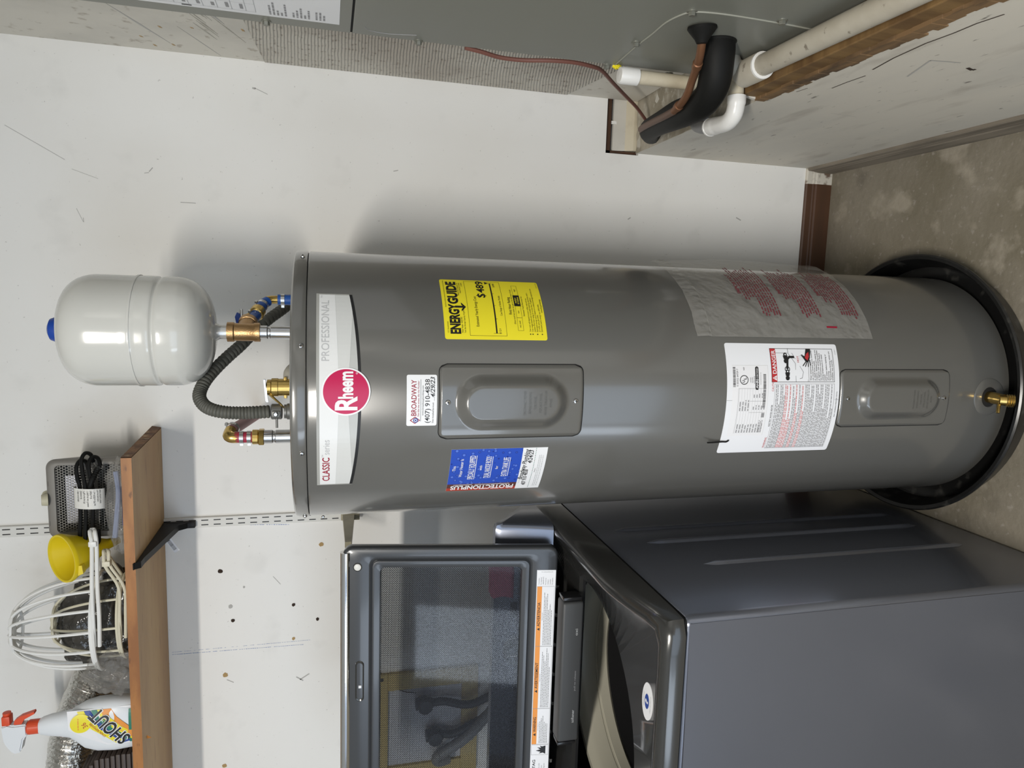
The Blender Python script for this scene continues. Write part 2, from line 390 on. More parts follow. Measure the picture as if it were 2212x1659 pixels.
# ------------------------------------------------------------------ flat print (lettering) laid on real surfaces
_cap = {}
def text2d(s, bold=0.0, shear=0.0):
    cu = bpy.data.curves.new('t', 'FONT'); cu.body = s; cu.size = 1; cu.offset = bold; cu.shear = shear; cu.resolution_u = 3
    o = bpy.data.objects.new('t', cu); COL.objects.link(o)
    dg = bpy.context.evaluated_depsgraph_get(); me = o.evaluated_get(dg).to_mesh()
    V = [(v.co.x, v.co.y) for v in me.vertices]; Fs = [tuple(p.vertices) for p in me.polygons]
    o.evaluated_get(dg).to_mesh_clear(); bpy.data.objects.remove(o); bpy.data.curves.remove(cu)
    return V, Fs
def caph():
    if 'h' not in _cap:
        V, _ = text2d('H'); _cap['h'] = max(p[1] for p in V)-min(p[1] for p in V)
    return _cap['h']
class Ink:
    """print in sticker coordinates: x to the reader's right, y up, metres; fn(x, y, off) puts it on the surface"""
    def __init__(s, fn): s.fn = fn; s.d = {}
    def _put(s, c, V, Fs, off):
        d = s.d.setdefault(c, MB()); d.add([s.fn(x, y, off) for x, y in V], Fs)
    def text(s, c, t, x, y, h, w=None, al='l', bold=0.0, shear=0.0, rot=0.0, off=.0009, spread=1.0):
        V, Fs = text2d(t, bold, shear)
        if not V: return
        x0 = min(p[0] for p in V); x1 = max(p[0] for p in V); k = h/caph(); kx = (w/(x1-x0)) if w else k*spread
        W_ = (x1-x0)*kx; dx = {'l': 0, 'c': -W_/2, 'r': -W_}[al]; c_, s_ = math.cos(rot), math.sin(rot); out = []
        for p in V:
            a = (p[0]-x0)*kx+dx; b = p[1]*k; out.append((x+a*c_-b*s_, y+a*s_+b*c_))
        s._put(c, out, Fs, off)
    def rect(s, c, x0, y0, x1, y1, off=.0007):
        n = max(1, int(math.ceil((x1-x0)/.008))); V = []; Fs = []
        for i in range(n+1): X = x0+(x1-x0)*i/n; V += [(X, y0), (X, y1)]
        for i in range(n): Fs.append((2*i, 2*i+2, 2*i+3, 2*i+1))
        s._put(c, V, Fs, off)
    def frame(s, c, x0, y0, x1, y1, t, off=.0008):
        s.rect(c, x0, y0, x1, y0+t, off); s.rect(c, x0, y1-t, x1, y1, off); s.rect(c, x0, y0, x0+t, y1, off); s.rect(c, x1-t, y0, x1, y1, off)
    def poly(s, c, P, off=.0008):
        tri = tessellate_polygon([[Vector((x, y, 0)) for x, y in P]]); s._put(c, P, [tuple(t) for t in tri], off)
    def disc(s, c, x, y, r, off=.0008, n=48, ry=None):
        ry = ry or r; V = [(x, y)]; Fs = []; R_ = 6
        for k in range(1, R_+1): V += [(x+r*k/R_*math.cos(2*PI*i/n), y+ry*k/R_*math.sin(2*PI*i/n)) for i in range(n)]
        for i in range(n):
            Fs.append((0, 1+i, 1+(i+1) % n))
            for k in range(R_-1): a = 1+k*n; Fs.append((a+i, a+n+i, a+n+(i+1) % n, a+(i+1) % n))
        s._put(c, V, Fs, off)
    def ring(s, c, x, y, r0, r1, off=.0009, n=40, a0=0, a1=2*PI):
        V = []; Fs = []
        for i in range(n+1):
            a = a0+(a1-a0)*i/n; V += [(x+r0*math.cos(a), y+r0*math.sin(a)), (x+r1*math.cos(a), y+r1*math.sin(a))]
        for i in range(n): Fs.append((2*i, 2*i+1, 2*i+3, 2*i+2))
        s._put(c, V, Fs, off)
    def line(s, c, P, w, off=.0009):
        for (a, b) in zip(P[:-1], P[1:]):
            d = Vector((b[0]-a[0], b[1]-a[1]));
            if d.length < 1e-7: continue
            n = Vector((-d.y, d.x)).normalized()*w/2; d = d.normalized()*w*.3
            s._put(c, [(a[0]-d.x-n.x, a[1]-d.y-n.y), (b[0]+d.x-n.x, b[1]+d.y-n.y), (b[0]+d.x+n.x, b[1]+d.y+n.y), (a[0]-d.x+n.x, a[1]-d.y+n.y)], [(0, 1, 2, 3)], off)
    def words(s, c, x0, x1, y, h, off=.0008, fill=1.0, rng=random):
        """one line of print too small to read: word-long dashes"""
        x = x0; end = x0+(x1-x0)*fill
        while x < end-h*.8:
            w = min(rng.uniform(1.2, 5.0)*h, end-x); s.rect(c, x, y, x+w, y+h, off); x += w+h*.8
    def build(s, parent, name='printed_text'):
        for c, mb in s.d.items(): mb.build(name, c, parent, smooth=False, fixn=False)['kind'] = 'stuff'
def scribble(ink, c, t, x, y, h, w, wob=.12, lw=.0011, off=.0011, rot=0.0):
    ink.text(c, t, x, y, h, w=w, bold=.006, shear=.3, off=off, rot=rot)
# ------------------------------------------------------------------ the room
WY = 1.8675          # back wall
XS, XR = .3954, .533 # side of the raised stand, jamb of the air handler alcove
ZD = .637            # top of the stand
CZ = 2.62
b = MB().box(-5.3, 1.25, -2.9, WY+.15, -.06, 0); structure(b.build('floor', 'concrete', smooth=False), 'worn brown grey concrete garage floor')
b = MB().box(-5.3, 1.25, -2.9, WY+.15, CZ, CZ+.05); structure(b.build('ceiling', 'plain_room', smooth=False), 'plain ceiling above the garage corner')
# back wall with the ragged opening above the stand
OX0, OX1, OZ0, OZ1 = .3905, XR+.004, ZD-.012, .722
b = MB()
T = .014
b.box(-5.3, OX0, WY, WY+T, 0, CZ); b.box(OX0, OX1, WY, WY+T, 0, OZ0); b.box(OX0, OX1, WY, WY+T, OZ1, CZ); b.box(OX1, 1.25, WY, WY+T, 0, CZ)
wall = structure(b.build('wall_back', 'wall_paint', smooth=False), 'scuffed white painted wall behind the water heater')
b = MB().box(-5.3, 1.25, WY+.112, WY+.13, 0, CZ); b.build('sheathing_board', 'base_brown', wall, smooth=False)
b = MB().box(OX0-.05, OX1+.06, WY+T, WY+.10, OZ1-.018, OZ1+.03); b.build('header_block', 'base_brown', wall, smooth=False)
b = MB().box(OX0-.03, OX0+.010, WY+T, WY+.10, OZ0, OZ1); b.build('stud', 'base_brown', wall, smooth=False)
b = MB().prism([(WY+.014, .660), (WY+.022, .694), (WY+.04, .698), (WY+.04, .65)], 'x', OX0+.012, OX1+.05); b.build('plaster_board', 'jamb_paint', wall, smooth=False)
b = MB().prism([(WY+.003, ZD-.01), (WY+.003, .640), (WY+.016, .664), (WY+.03, .664), (WY+.03, ZD-.01)], 'x', OX0+.012, OX1+.03); b.build('board_edge', 'pvc_old', wall, smooth=False)
b = MB().prism([(.470, .716), (.474, .690), (.466, .660), (.482, .690), (.480, .716)], 'y', WY+.02, WY+.022); b.build('torn_paper', 'wall_paint', wall, smooth=False)
# side wall, front wall with the garage door opening, alcove behind the air handler
structure(MB().box(-5.3, -5.2, -2.7, WY, 0, CZ).build('wall_left', 'plain_room', smooth=False), 'plain far side wall of the garage')
structure(MB().box(-5.2, -3.98, -2.7, -2.6, 0, CZ).box(.17, 1.15, -2.7, -2.6, 0, CZ).box(-3.98, .17, -2.7, -2.6, 2.14, CZ).build('wall_front', 'plain_room', smooth=False), 'front wall around the open garage door')
structure(MB().box(1.15, 1.25, -2.7, WY, 0, CZ).build('wall_right', 'plain_room', smooth=False), 'side wall behind the air handler alcove')
# jamb beside the air handler: painted above, old glue ridges in the middle
b = MB().box(XR, XR+.10, 1.372, WY, ZD-.001, CZ)
jamb = structure(b.build('trim_1', 'jamb_paint', smooth=False), 'dirty white jamb beside the grey air handler with ridged glue')
def sheet_x(x, pts, th, name, m, parent):
    b = MB(); n = len(pts); b.prism(pts, 'x', x-th, x); return b.build(name, m, parent, smooth=False)
zs = [1.655, 1.60, 1.3, 1.0, .86, .80]
pts = [(1.374, 1.64), (WY-.001, 1.605), (WY-.001, .84), (1.60, .79), (1.374, .86)]
sheet_x(XR, pts, .002, 'glue_patch', 'glue_ridges', jamb)
rgs = random.Random(31)
for k in range(16):
    y0 = rgs.uniform(1.39, 1.70); z0 = rgs.uniform(1.72, 1.99)-.34*(y0-1.39); ln = rgs.uniform(.06, .22); y1 = min(WY-.002, y0+ln); z1 = z0-.36*(y1-y0); w = rgs.uniform(.0012, .0045)
    sheet_x(XR, [(y0, z0), ((y0+y1)/2, (z0+z1)/2+w*.6), (y1, z1), ((y0+y1)/2, (z0+z1)/2-w*.6)], .0006, 'scraped_streak', rgs.choice(('scuff', 'jamb_streak', 'jamb_streak', 'jamb_streak')), jamb)
for (px, py, l) in ((520, 62, .012), (340, 55, .010), (330, 95, .010), (370, 94, .010), (300, 76, .008), (410, 58, .006)):
    p = at(px, py, 'x', XR); sheet_x(XR, [(p.y, p.z), (p.y+l, p.z-.002), (p.y+l*1.1, p.z-.007), (p.y+.002, p.z-.004)], .0007, 'brown_mark', 'stain_brown', jamb)
# the stand
b = MB().box(XS, 1.15, -.6, WY, 0, ZD-.006)
stand = structure(b.build('wall_stand', 'stand_paint', smooth=False), 'dirty white boxed stand below the air handler')
b = MB(); nx, ny = 16, 60; V = []; Fs = []
for j in range(ny+1):
    for i in range(nx+1):
        x = XS+(1.14-XS)*i/nx*.35; y = .9+(WY-.9)*j/ny
        V.append((x, y, ZD-.004+.004*noise.noise(Vector((x*30, y*30, 0)))+.003*noise.noise(Vector((x*90, y*90, 3)))))
for j in range(ny):
    for i in range(nx): a = j*(nx+1)+i; Fs.append((a, a+1, a+nx+2, a+nx+1))
b.add(V, Fs); b.build('deck_surface', 'dirty_deck', stand)
# plywood base under the air handler, with its torn lower edge
b = MB().box(XS+.004, 1.10, -.55, 1.285, ZD-.008, .672, bev=.002); b.build('plywood_base', 'ply_wood', stand, smooth=False)
b = MB()
for k in range(90):
    y0 = 1.288-k*.017; b.box(XS-.0025*random.random()-.001, XS+.006, y0-.0175, y0, ZD-.016-.010*random.random(), ZD+.001+.004*random.random())
b.build('torn_board_edge', 'ply_edge', stand, smooth=False)['kind'] = 'stuff'
b = MB().prism([(XS-.001, ZD-.006), (XS+.05, ZD-.006), (XS+.04, .676), (XS+.006, .670)], 'y', 1.286, 1.294); b.build('board_end', 'jamb_paint', stand, smooth=False)
# long crack and scratches on the stand
def crack(P, w, parent, x=XS, m='hole_dark', name='crack'):
    b = MB(); L_ = [Vector(p) for p in P]
    for a, c in zip(L_[:-1], L_[1:]):
        d = (c-a).normalized(); n = Vector((-d.y, d.x))*w/2
        b.add([(x-.0006, a.x-n.x, a.y-n.y), (x-.0006, c.x-n.x, c.y-n.y), (x-.0006, c.x+n.x, c.y+n.y), (x-.0006, a.x+n.x, a.y+n.y)], [(0, 1, 2, 3)])
    return b.build(name, m, parent, smooth=False)
def onstand(px, py): p = at(px, py, 'x', XS); return (p.y, p.z)
crack([onstand(*q) for q in [(1797, 190), (1830, 177), (1870, 163)]], .0022, stand)
crack([onstand(*q) for q in [(1885, 150), (1930, 125), (2000, 93), (2060, 71), (2110, 50), (2170, 30)]], .0026, stand)
crack([onstand(*q) for q in [(1720, 198), (1745, 190)]], .0014, stand)
crack([onstand(*q) for q in [(1795, 244), (1850, 252)]], .0010, stand, m='scuff', name='scratch')
crack([onstand(*q) for q in [(1960, 165), (2010, 130), (2075, 135)]], .0030, stand, m='scuff', name='scratch')
crack([onstand(*q) for q in [(2090, 146), (2100, 151), (2108, 149)]], .006, stand, m='hole_dark', name='nail_hole')
# baseboards: stained along the back wall, dusty along the stand, unpainted end
prof = [(0, 0), (-.0125, 0), (-.0125, .050), (-.0105, .055), (-.0105, .060), (-.009, .064), (-.0085, .080), (-.006, .0835), (0, .0835)]
structure(MB().prism([(WY+p[0], p[1]) for p in prof], 'x', -.52, XS-.045).build('baseboard_back', 'base_brown', smooth=False), 'dark stained wooden baseboard on the back wall')
structure(MB().prism([(WY+p[0], p[1]) for p in prof], 'x', XS-.045, XS-.001).build('baseboard_corner', 'base_white', smooth=False), 'white paint smeared end of the back baseboard')
structure(MB().prism([(XS+p[0], p[1]) for p in prof], 'y', -.6, WY-.010).build('baseboard_stand', 'base_dusty', smooth=False), 'dusty grey baseboard along the stand')
# marks on the wall: chalk lines, screw holes, scuffs
def wallp(px, py): p = at(px, py, 'y', WY); return (p.x, p.z)
def wallmark(P, w, m, name):
    b = MB(); L_ = [Vector(p) for p in P]
    for a, c in zip(L_[:-1], L_[1:]):
        d = c-a
        if d.length < 1e-6: continue
        n = Vector((-d.y, d.x)).normalized()*w/2
        b.add([(a.x-n.x, WY-.0005, a.y-n.y), (c.x-n.x, WY-.0005, c.y-n.y), (c.x+n.x, WY-.0005, c.y+n.y), (a.x+n.x, WY-.0005, a.y+n.y)], [(0, 1, 2, 3)])
    return b.build(name, m, wall, smooth=False)
def dashes(p0, p1, w, m, name, n=40, keep=.75):
    b = MB(); rg = random.Random(3)
    for i in range(n):
        if rg.random() > keep: continue
        ps = []
        for t in (i/n, (i+rg.uniform(.5, 1))/n):
            ps.append(Vector((p0[0]+(p1[0]-p0[0])*t, p0[1]+(p1[1]-p0[1])*t)))
        d = (ps[1]-ps[0]).normalized(); nn = Vector((-d.y, d.x))*w/2*rg.uniform(.5, 1.1)
        b.add([(ps[0].x-nn.x, WY-.0005, ps[0].y-nn.y), (ps[1].x-nn.x, WY-.0005, ps[1].y-nn.y), (ps[1].x+nn.x, WY-.0005, ps[1].y+nn.y), (ps[0].x+nn.x, WY-.0005, ps[0].y+nn.y)], [(0, 1, 2, 3)])
    b.build(name, m, wall, smooth=False)['kind'] = 'stuff'
dashes(wallp(372, 1409), wallp(672, 1382), .0010, 'chalk_blue', 'chalk_line', 60)
dashes(wallp(372, 1414), wallp(656, 1392), .0014, 'chalk_blue', 'chalk_line', 60, .9)
dashes(wallp(420, 1134), wallp(626, 1133), .0018, 'chalk_blue', 'chalk_line', 40, .9)
for (px, py, r, m_) in [(476, 1234, .0060, 'hole_dark'), (503, 1340, .0050, 'hole_dark'), (634, 1306, .0050, 'hole_dark'), (686, 1337, .0046, 'hole_dark'), (487, 1458, .0070, 'stain_brown'), (634, 1379, .0046, 'stain_brown'), (485, 1654, .006, 'stain_brown'), (498, 1310, .006, 'scuff'), (527, 1268, .003, 'scuff'), (694, 1176, .006, 'stain_brown')]:
    x, z = wallp(px, py); bb = MB()
    rg = random.Random(px); n = 14
    bb.prism([(x+r*rg.uniform(.75, 1.1)*math.cos(2*PI*i/n), z+r*rg.uniform(.75, 1.1)*math.sin(2*PI*i/n)) for i in range(n)], 'y', WY-.0012, WY); bb.build('screw_hole', m_, wall, smooth=False)
rg = random.Random(11)
for (a, c, w) in [((390, 437), (423, 439), .0016), ((322, 371), (330, 362), .002), ((312, 374), (322, 373), .0014), ((180, 470), (181, 480), .001), ((165, 450), (180, 479), .0008), ((550, 190), (578, 204), .0014), ((545, 190), (552, 192), .004), ((640, 1462), (655, 1470), .003), ((648, 1468), (668, 1455), .003), ((10, 270), (140, 345), .0010), ((155, 365), (212, 386), .0008), ((1590, 470), (1600, 476), .003), ((1356, 474), (1362, 470), .003), ((490, 1468), (505, 1474), .002), ((590, 1245), (606, 1262), .0015), ((850, 370), (860, 368), .002)]:
    wallmark([wallp(*a), wallp(*c)], w, 'scuff', 'scuff_mark')
# ------------------------------------------------------------------ drain pan
AX = Vector((-.1915, 1.4496)); RH = .2605; ZSEAM = 1.4953
b = MB().lathe([(.0, .0), (.285, .0), (.294, .004), (.308, .052), (.3165, .055), (.3175, .060), (.314, .063), (.306, .061), (.302, .054), (.288, .008), (.282, .005), (0, .005)], (AX.x, AX.y, .001), n=96, caps=False)
tag(b.build('drain_pan', 'pan_plastic'), 'round black plastic drain pan under the water heater', 'pan')

# ------------------------------------------------------------------ water heater
WH = thing('water_heater', 'tall grey electric water heater with stickers standing in a black pan', 'water heater', (AX.x, AX.y, .006))
def cylp(ang, z, off=0.0, R=RH):
    a = rad(ang); return (AX.x+(R+off)*math.sin(a), AX.y-(R+off)*math.cos(a), z)
MB().lathe([(0, .006), (.235, .006), (.245, .012), (.245, .03), (0, .03)], (AX.x, AX.y, 0), n=64, caps=False).build('base_ring', 'washer_black', WH)
MB().lathe([(.2, .028), (.2575, .028), (.2605, .0305), (.2605, ZSEAM-.004), (.2590, ZSEAM-.001), (.2570, ZSEAM-.0002)], (AX.x, AX.y, 0), n=160, caps=False).build('jacket', 'heater_paint', WH)
MB().lathe([(.2570, ZSEAM), (.2608, ZSEAM+.0006), (.2614, ZSEAM+.002), (.2614, ZSEAM+.0175), (.2600, ZSEAM+.0225), (.2560, ZSEAM+.0255), (.249, ZSEAM+.0265), (0, ZSEAM+.0265)], (AX.x, AX.y, 0), n=160, caps=False).build('top_cap', 'heater_cap', WH)
def screw_on(ang, z, r, parent, off=.0014, m='screw_steel'):
    a = rad(ang); d = Vector((math.sin(a), -math.cos(a), 0)); o = Vector(cylp(ang, z))
    s_ = MB().lathe([(r, 0), (r, .0008), (r*.8, .0026), (r*.3, .0034), (0, .0035)], o+d*off*.2, d, 16, caps=False).build('screw', m, parent)
    e1 = Vector((0, 0, 1)); e2 = d.cross(e1)
    bb = MB()
    for u_, w_ in ((e1, e2), (e2, e1)):
        u_ = u_*r*.55; w_ = w_*r*.13; c_ = o+d*(off*.2+.0037)
        bb.add([c_-u_-w_, c_+u_-w_, c_+u_+w_, c_-u_+w_], [(0, 1, 2, 3)])
    bb.build('screw_slot', 'ink_black', s_, smooth=False)
for ang, z in ((70.3, 1.5044), (21.2, 1.5035), (-19.2, 1.503), (-66, 1.503)): screw_on(ang, z, .0042, WH, off=.006)
def cylmap(ang_c, z0, w):
    """sticker coordinates (origin at its lower left corner) on the jacket"""
    return lambda x, y, off: cylp(ang_c+math.degrees((x-w/2)/RH), z0+y, off)
def cyl_sheet(name, m, ang_c, z0, w, top, bot, parent, off=.0005, n=36, base=0.0):
    """sheet wrapped on the jacket; top(x), bot(x) give its edges"""
    fn = cylmap(ang_c, z0, w); V = []; Fs = []
    xs = sorted(set([w*i/n for i in range(n+1)]+[w*t for t in (.002, .006, .012, .988, .994, .998)]))
    for x in xs: V += [fn(x, bot(x), base), fn(x, bot(x), off), fn(x, top(x), off), fn(x, top(x), base)]
    k = len(xs)
    for i in range(k-1):
        a = 4*i
        for j in range(3): Fs.append((a+j, a+4+j, a+5+j, a+1+j))
    Fs += [(0, 1, 2, 3), tuple(4*(k-1)+j for j in (3, 2, 1, 0))]
    return MB().add(V, Fs).build(name, m, parent, smooth=True, angle=30)
def rr_edges(w, h, r):
    def inset(x):
        d = min(x, w-x)
        return 0 if d >= r else r-math.sqrt(max(0, r*r-(r-d)**2))
    return (lambda x: h-inset(x)), (lambda x: inset(x))

# --- brand badge
bw = rad(79.3)*RH; bh = .072; bz = 1.4062; ba = 4.35
bot = lambda x: .0135*((2*x/bw-1)**2)
badge = cyl_sheet('brand_badge', 'clear_edge', ba, bz, bw, lambda x: bh+.0008, bot, WH, off=.0004, n=60)
ink = Ink(cylmap(ba, bz, bw))
def strip(c, f0, f1, x0, x1, off, n=40):
    V = []; Fs = []
    for i in range(n+1): x = x0+(x1-x0)*i/n; V += [(x, f0(x)), (x, f1(x))]
    for i in range(n): Fs.append((2*i, 2*i+2, 2*i+3, 2*i+1))
    ink._put(c, V, Fs, off)
strip('ink_black', bot, lambda x: bot(x)+.0048, .001, bw-.001, .0007)
strip('badge_mid', lambda x: bot(x)+.0048, lambda x: bh-.004, .003, bw-.003, .0007)
strip('badge_grey', lambda x: max(bot(x)+.0048, .012+.022*(x/bw)), lambda x: bh-.004, .003, bw-.003, .0010)
strip('badge_grey', lambda x: max(bot(x)+.0048, .034-.024*(x/bw)), lambda x: bh-.004, .003, bw-.003, .00105)
strip('badge_white', lambda x: .036+.006*abs(2*x/bw-1), lambda x: bh-.004, .003, bw-.003, .0013)
ink.text('ink_darkred', 'CLASSIC', .012, .052, .0115, w=.052, bold=.012, off=.0017)
ink.text('ink_light', 'series', .070, .052, .0105, w=.028, off=.0017); ink.text('ink_light', 'TM', .0645, .062, .0028, off=.0017)
ink.text('ink_light', 'PROFESSIONAL', bw-.0165, .052, .0125, w=.112, al='r', off=.0017); ink.text('ink_light', 'TM', bw-.006, .0625, .0026, al='r', off=.0017)
cx, cy = bw/2+.0008, 1.431-bz
ink.disc('ink_white', cx, cy, .0400, .0019); ink.disc('ink_rheem', cx, cy, .0373, .0022, n=64)
ink.text('ink_white', 'R', cx-.031, cy-.017, .034, w=.0235, bold=.028, off=.0025)
ink.text('ink_white', 'heem', cx-.0115, cy-.0105, .0225, w=.0450, bold=.034, off=.0025)
ink.ring('ink_white', cx+.0305, cy-.0175, .0012, .0016, .0025, 16); ink.text('ink_white', 'R', cx+.0298, cy-.0181, .0012, off=.0025)
ink.build(badge)

# --- installer's sticker
w, h = rad(19.5)*RH, .052; t_, b_ = rr_edges(w, h, .003)
st = cyl_sheet('installer_sticker', 'sticker_white', 1.0, 1.2785, w, t_, b_, WH)
ink = Ink(cylmap(1.0, 1.2785, w))
ink.text('ink_darkred', 'BROADWAY', .018, .0355, .0085, w=.062, bold=.010)
ink.text('ink_darkred', 'Not like the street, like the Plumber', .0165, .0305, .0030, w=.062, shear=.2)
ink.poly('ink_darkred', [(.010, .0465), (.0035, .0375), (.0100, .0285), (.0165, .0375)], .0008)
ink.poly('ink_white', [(.010, .0440), (.0052, .0375), (.0100, .0308), (.0148, .0375)], .0010)
ink.disc('ink_blue', .010, .0365, .0042, .0012, 24); ink.ring('ink_white', .010, .0365, .0016, .0026, .0014, 20)
ink.rect('ink_black', .008, .0275, w-.008, .0281)
ink.text('ink_black', 'www.broadwayplumbing.com', w/2, .0232, .0026, w=.052, al='c')
ink.text('ink_black', '(407) 910-4838', .005, .0125, .0080, w=.076, bold=.004)
ink.text('ink_black', 'Date Installed/Serviced:', .005, .0055, .0026, w=.036); ink.rect('ink_black', .044, .0046, w-.004, .0050)
scribble(ink, 'ink_black', '4/29/23', .050, .0040, .0072, .035)
ink.build(st)

# --- access panels
def access_panel(name, ang_c, z0, z1, w, rz, flat):
    h = z1-z0; t_, b_ = rr_edges(w, h, .014); fn = cylmap(ang_c, z0, w); V = []; Fs = []
    nx, nz = 56, 96; cx_, hr = w/2, rz[0]
    def off(x, y):
        d = min(x, w-x, y-b_(x), t_(x)-y); o = .0042*min(1, max(0, d/.003))
        yy = min(max(y, rz[1]+hr), rz[2]-hr); q = hr-math.hypot(x-cx_, y-yy)   # depth inside the stadium
        t = min(1, max(0, q/(hr-flat))); t = t*t*(3-2*t); return o+.014*t
    for j in range(nz+1):
        for i in range(nx+1):
            x = w*i/nx*.94+.03*w if 0 < i < nx else (0 if i == 0 else w)
            y0_, y1_ = b_(x), t_(x); tt = j/nz; y = y0_+(y1_-y0_)*tt
            V.append(fn(x, y, off(x, y)))
    for j in range(nz):
        for i in range(nx): a = j*(nx+1)+i; Fs.append((a, a+1, a+nx+2, a+nx+1))
    p = MB().add(V, Fs).build(name, 'heater_cap', WH, angle=60)
    # dark reveal around the panel
    e = .0012; V = []; Fs = []; n = 40
    t2, b2 = rr_edges(w+2*e, h+2*e, .015); fn2 = cylmap(ang_c, z0-e, w+2*e); xs = [(w+2*e)*i/n for i in range(n+1)]
    for x in xs: V += [fn2(x, b2(x), .0003), fn2(x, t2(x), .0003)]
    for i in range(n): Fs.append((2*i, 2*i+2, 2*i+3, 2*i+1))
    MB().add(V, Fs).build('panel_reveal', 'dark_gap', p, smooth=False)
    return p, fn
pw = rad(29.2)*RH
p1, fn = access_panel('access_panel', .25, 1.0115, 1.2745, pw, (.0500, .028, .2375), .0255)
ink = Ink(fn)
rgp = random.Random(5)
for k, (l, ww) in enumerate([('DISCONNECT POWER', .040), ('BEFORE REMOVING', .036), ('THIS PANEL', .022), ('REPLACE PANEL', .032), ('BEFORE TURNING ON', .040), ('POWER', .014)]):
    ink.text('heater_paint', l, pw/2, .112-k*.0095, .0044, w=ww, al='c', off=.0188)
ink.build(p1, 'embossed_text')
screw_on(.3, 1.260, .0046, p1, off=.022); screw_on(.4, 1.0271, .0046, p1, off=.022)
pw2 = rad(26.0)*RH
p2, fn = access_panel('access_panel', .2, .190, .462, pw2, (.0450, .026, .236), .0215)
ink = Ink(fn)
for k, (l, ww) in enumerate([('DISCONNECT POWER', .036), ('BEFORE REMOVING', .034), ('THIS PANEL', .020), ('REPLACE PANEL', .030), ('BEFORE TURNING ON', .036), ('POWER', .012)]):
    ink.text('heater_paint', l, pw2/2, .104-k*.0085, .0036, w=ww, al='c', off=.0188)
ink.build(p2, 'embossed_text')
screw_on(.3, .4457, .0042, p2, off=.022); screw_on(.3, .207, .0042, p2, off=.022)

# --- yellow energy label
w, h = rad(30.0)*RH, .187; ang = 39.7; z0 = 1.0755; t_, b_ = rr_edges(w, h, .004)
st = cyl_sheet('energy_label', 'energy_yellow', ang, z0, w, t_, b_, WH); ink = Ink(cylmap(ang, z0, w)); K = 'ink_black'
Y = lambda f: h*(1-f)
ink.text(K, 'U.S. Government', .012, Y(.040), .0024, w=.022); ink.text(K, 'Federal law prohibits removal of this label before consumer purchase.', w-.004, Y(.035), .0020, w=.068, al='r')
ink.text(K, 'ENERGY', .010, Y(.150), .0168, w=.0615, bold=.045); ink.text(K, 'GUIDE', .0718, Y(.150), .0168, w=.0575, bold=.045)
ink.rect(K, .0635, Y(.200), .0680, Y(.120)); ink.poly(K, [(.0655, Y(.225)), (.0555, Y(.180)), (.0600, Y(.180)), (.0655, Y(.202)), (.0710, Y(.180)), (.0755, Y(.180))])
ink.text(K, 'Water Heater - ELECTRIC', .012, Y(.178), .0030, w=.032); ink.text(K, 'Tank Size (Storage Capacity): 45 gallons', .012, Y(.203), .0026, w=.048)
for k, l in enumerate(['Rheem Sales Company, Inc.', 'Model PROE50 T2 RH95', 'C16041']): ink.text(K, l, w-.010, Y(.173+.022*k), .0026, w=(.034, .028, .010)[k], al='r')
ink.frame(K, .007, Y(.600), w-.004, Y(.240), .0005)
ink.text(K, 'Estimated Yearly Energy Cost', .058, Y(.335), .0048, w=.066, al='c', bold=.004)
ink.text(K, '489', w-.0355, Y(.430), .0135, w=.0325, bold=.022); ink.text(K, 'S', w-.0480, Y(.430), .0135, w=.0105, bold=.022); ink.rect(K, w-.0436, Y(.430)-.0026, w-.0420, Y(.430)+.0161)
ink.rect(K, .012, Y(.508), w-.008, Y(.494)); ink.rect(K, .0118, Y(.520), .0124, Y(.470)); ink.rect(K, w-.0086, Y(.520), w-.0080, Y(.470))
ink.poly(K, [(w-.008, Y(.488)), (w-.0115, Y(.450)), (w-.0045, Y(.450))])
for t in (.25, .5, .75): ink.rect(K, .012+(w-.02)*t, Y(.522), .0126+(w-.02)*t, Y(.508))
ink.text(K, '$121', .011, Y(.545), .0036, w=.010); ink.text(K, '$498', w-.009, Y(.545), .0036, w=.010, al='r')
ink.text(K, 'Cost Range of Similar Models', w/2+.003, Y(.575), .0036, w=.046, al='c')
ink.text(K, 'First Hour Rating', w/2+.003, Y(.672), .0050, w=.040, al='c', bold=.012)
ink.text(K, '(How much hot water you get in the first hour of use)', w/2+.003, Y(.700), .0032, w=.080, al='c')
x0 = .018
for k, l in enumerate(['very small', 'low', '', 'high']):
    xa = x0+k*.0262
    if k == 2:
        ink.rect(K, xa, Y(.775), xa+.0262, Y(.710)); ink.text('energy_yellow', 'medium', xa+.0131, Y(.736), .0034, w=.013, al='c', off=.0012, bold=.01); ink.text('energy_yellow', '63 Gallons', xa+.0131, Y(.762), .0034, w=.017, al='c', off=.0012, bold=.01)
    else: ink.frame(K, xa, Y(.770), xa+.0264, Y(.715), .0004); ink.text(K, l, xa+.013, Y(.748), .0030, w=(.014, .006, 0, .007)[k], al='c')
ink.text(K, 'Estimated Yearly Electricity Use', w/2+.003, Y(.800), .0030, w=.046, al='c')
for k, (l, bl, ww) in enumerate([('Your cost will depend on your utility rates and use.', 1, .074), ('Cost ranges based only on models fueled by electricity with a', 1, .088), ('medium first hour rating (51 to less than 75 gallons).', 0, .076), ('Estimated energy cost is based on a national average electricity cost', 1, .100), ('of 14.00 cents per kWh.', 0, .036), ('Estimated yearly energy use: 3493 kWh.', 1, .060)]):
    yy = .842+.0235*k; ink.text(K, l, .016, Y(yy), .0029, w=ww)
    if bl: ink.disc(K, .0115, Y(yy)+.0014, .0012, .0008, 14)
ink.text(K, 'www.ftc.gov/energy', w/2+.004, Y(.985), .0030, w=.032, al='c', bold=.004); ink.text(K, 'Part No. 101515', w-.004, Y(.985), .0018, w=.014, al='r')
ink.build(st)

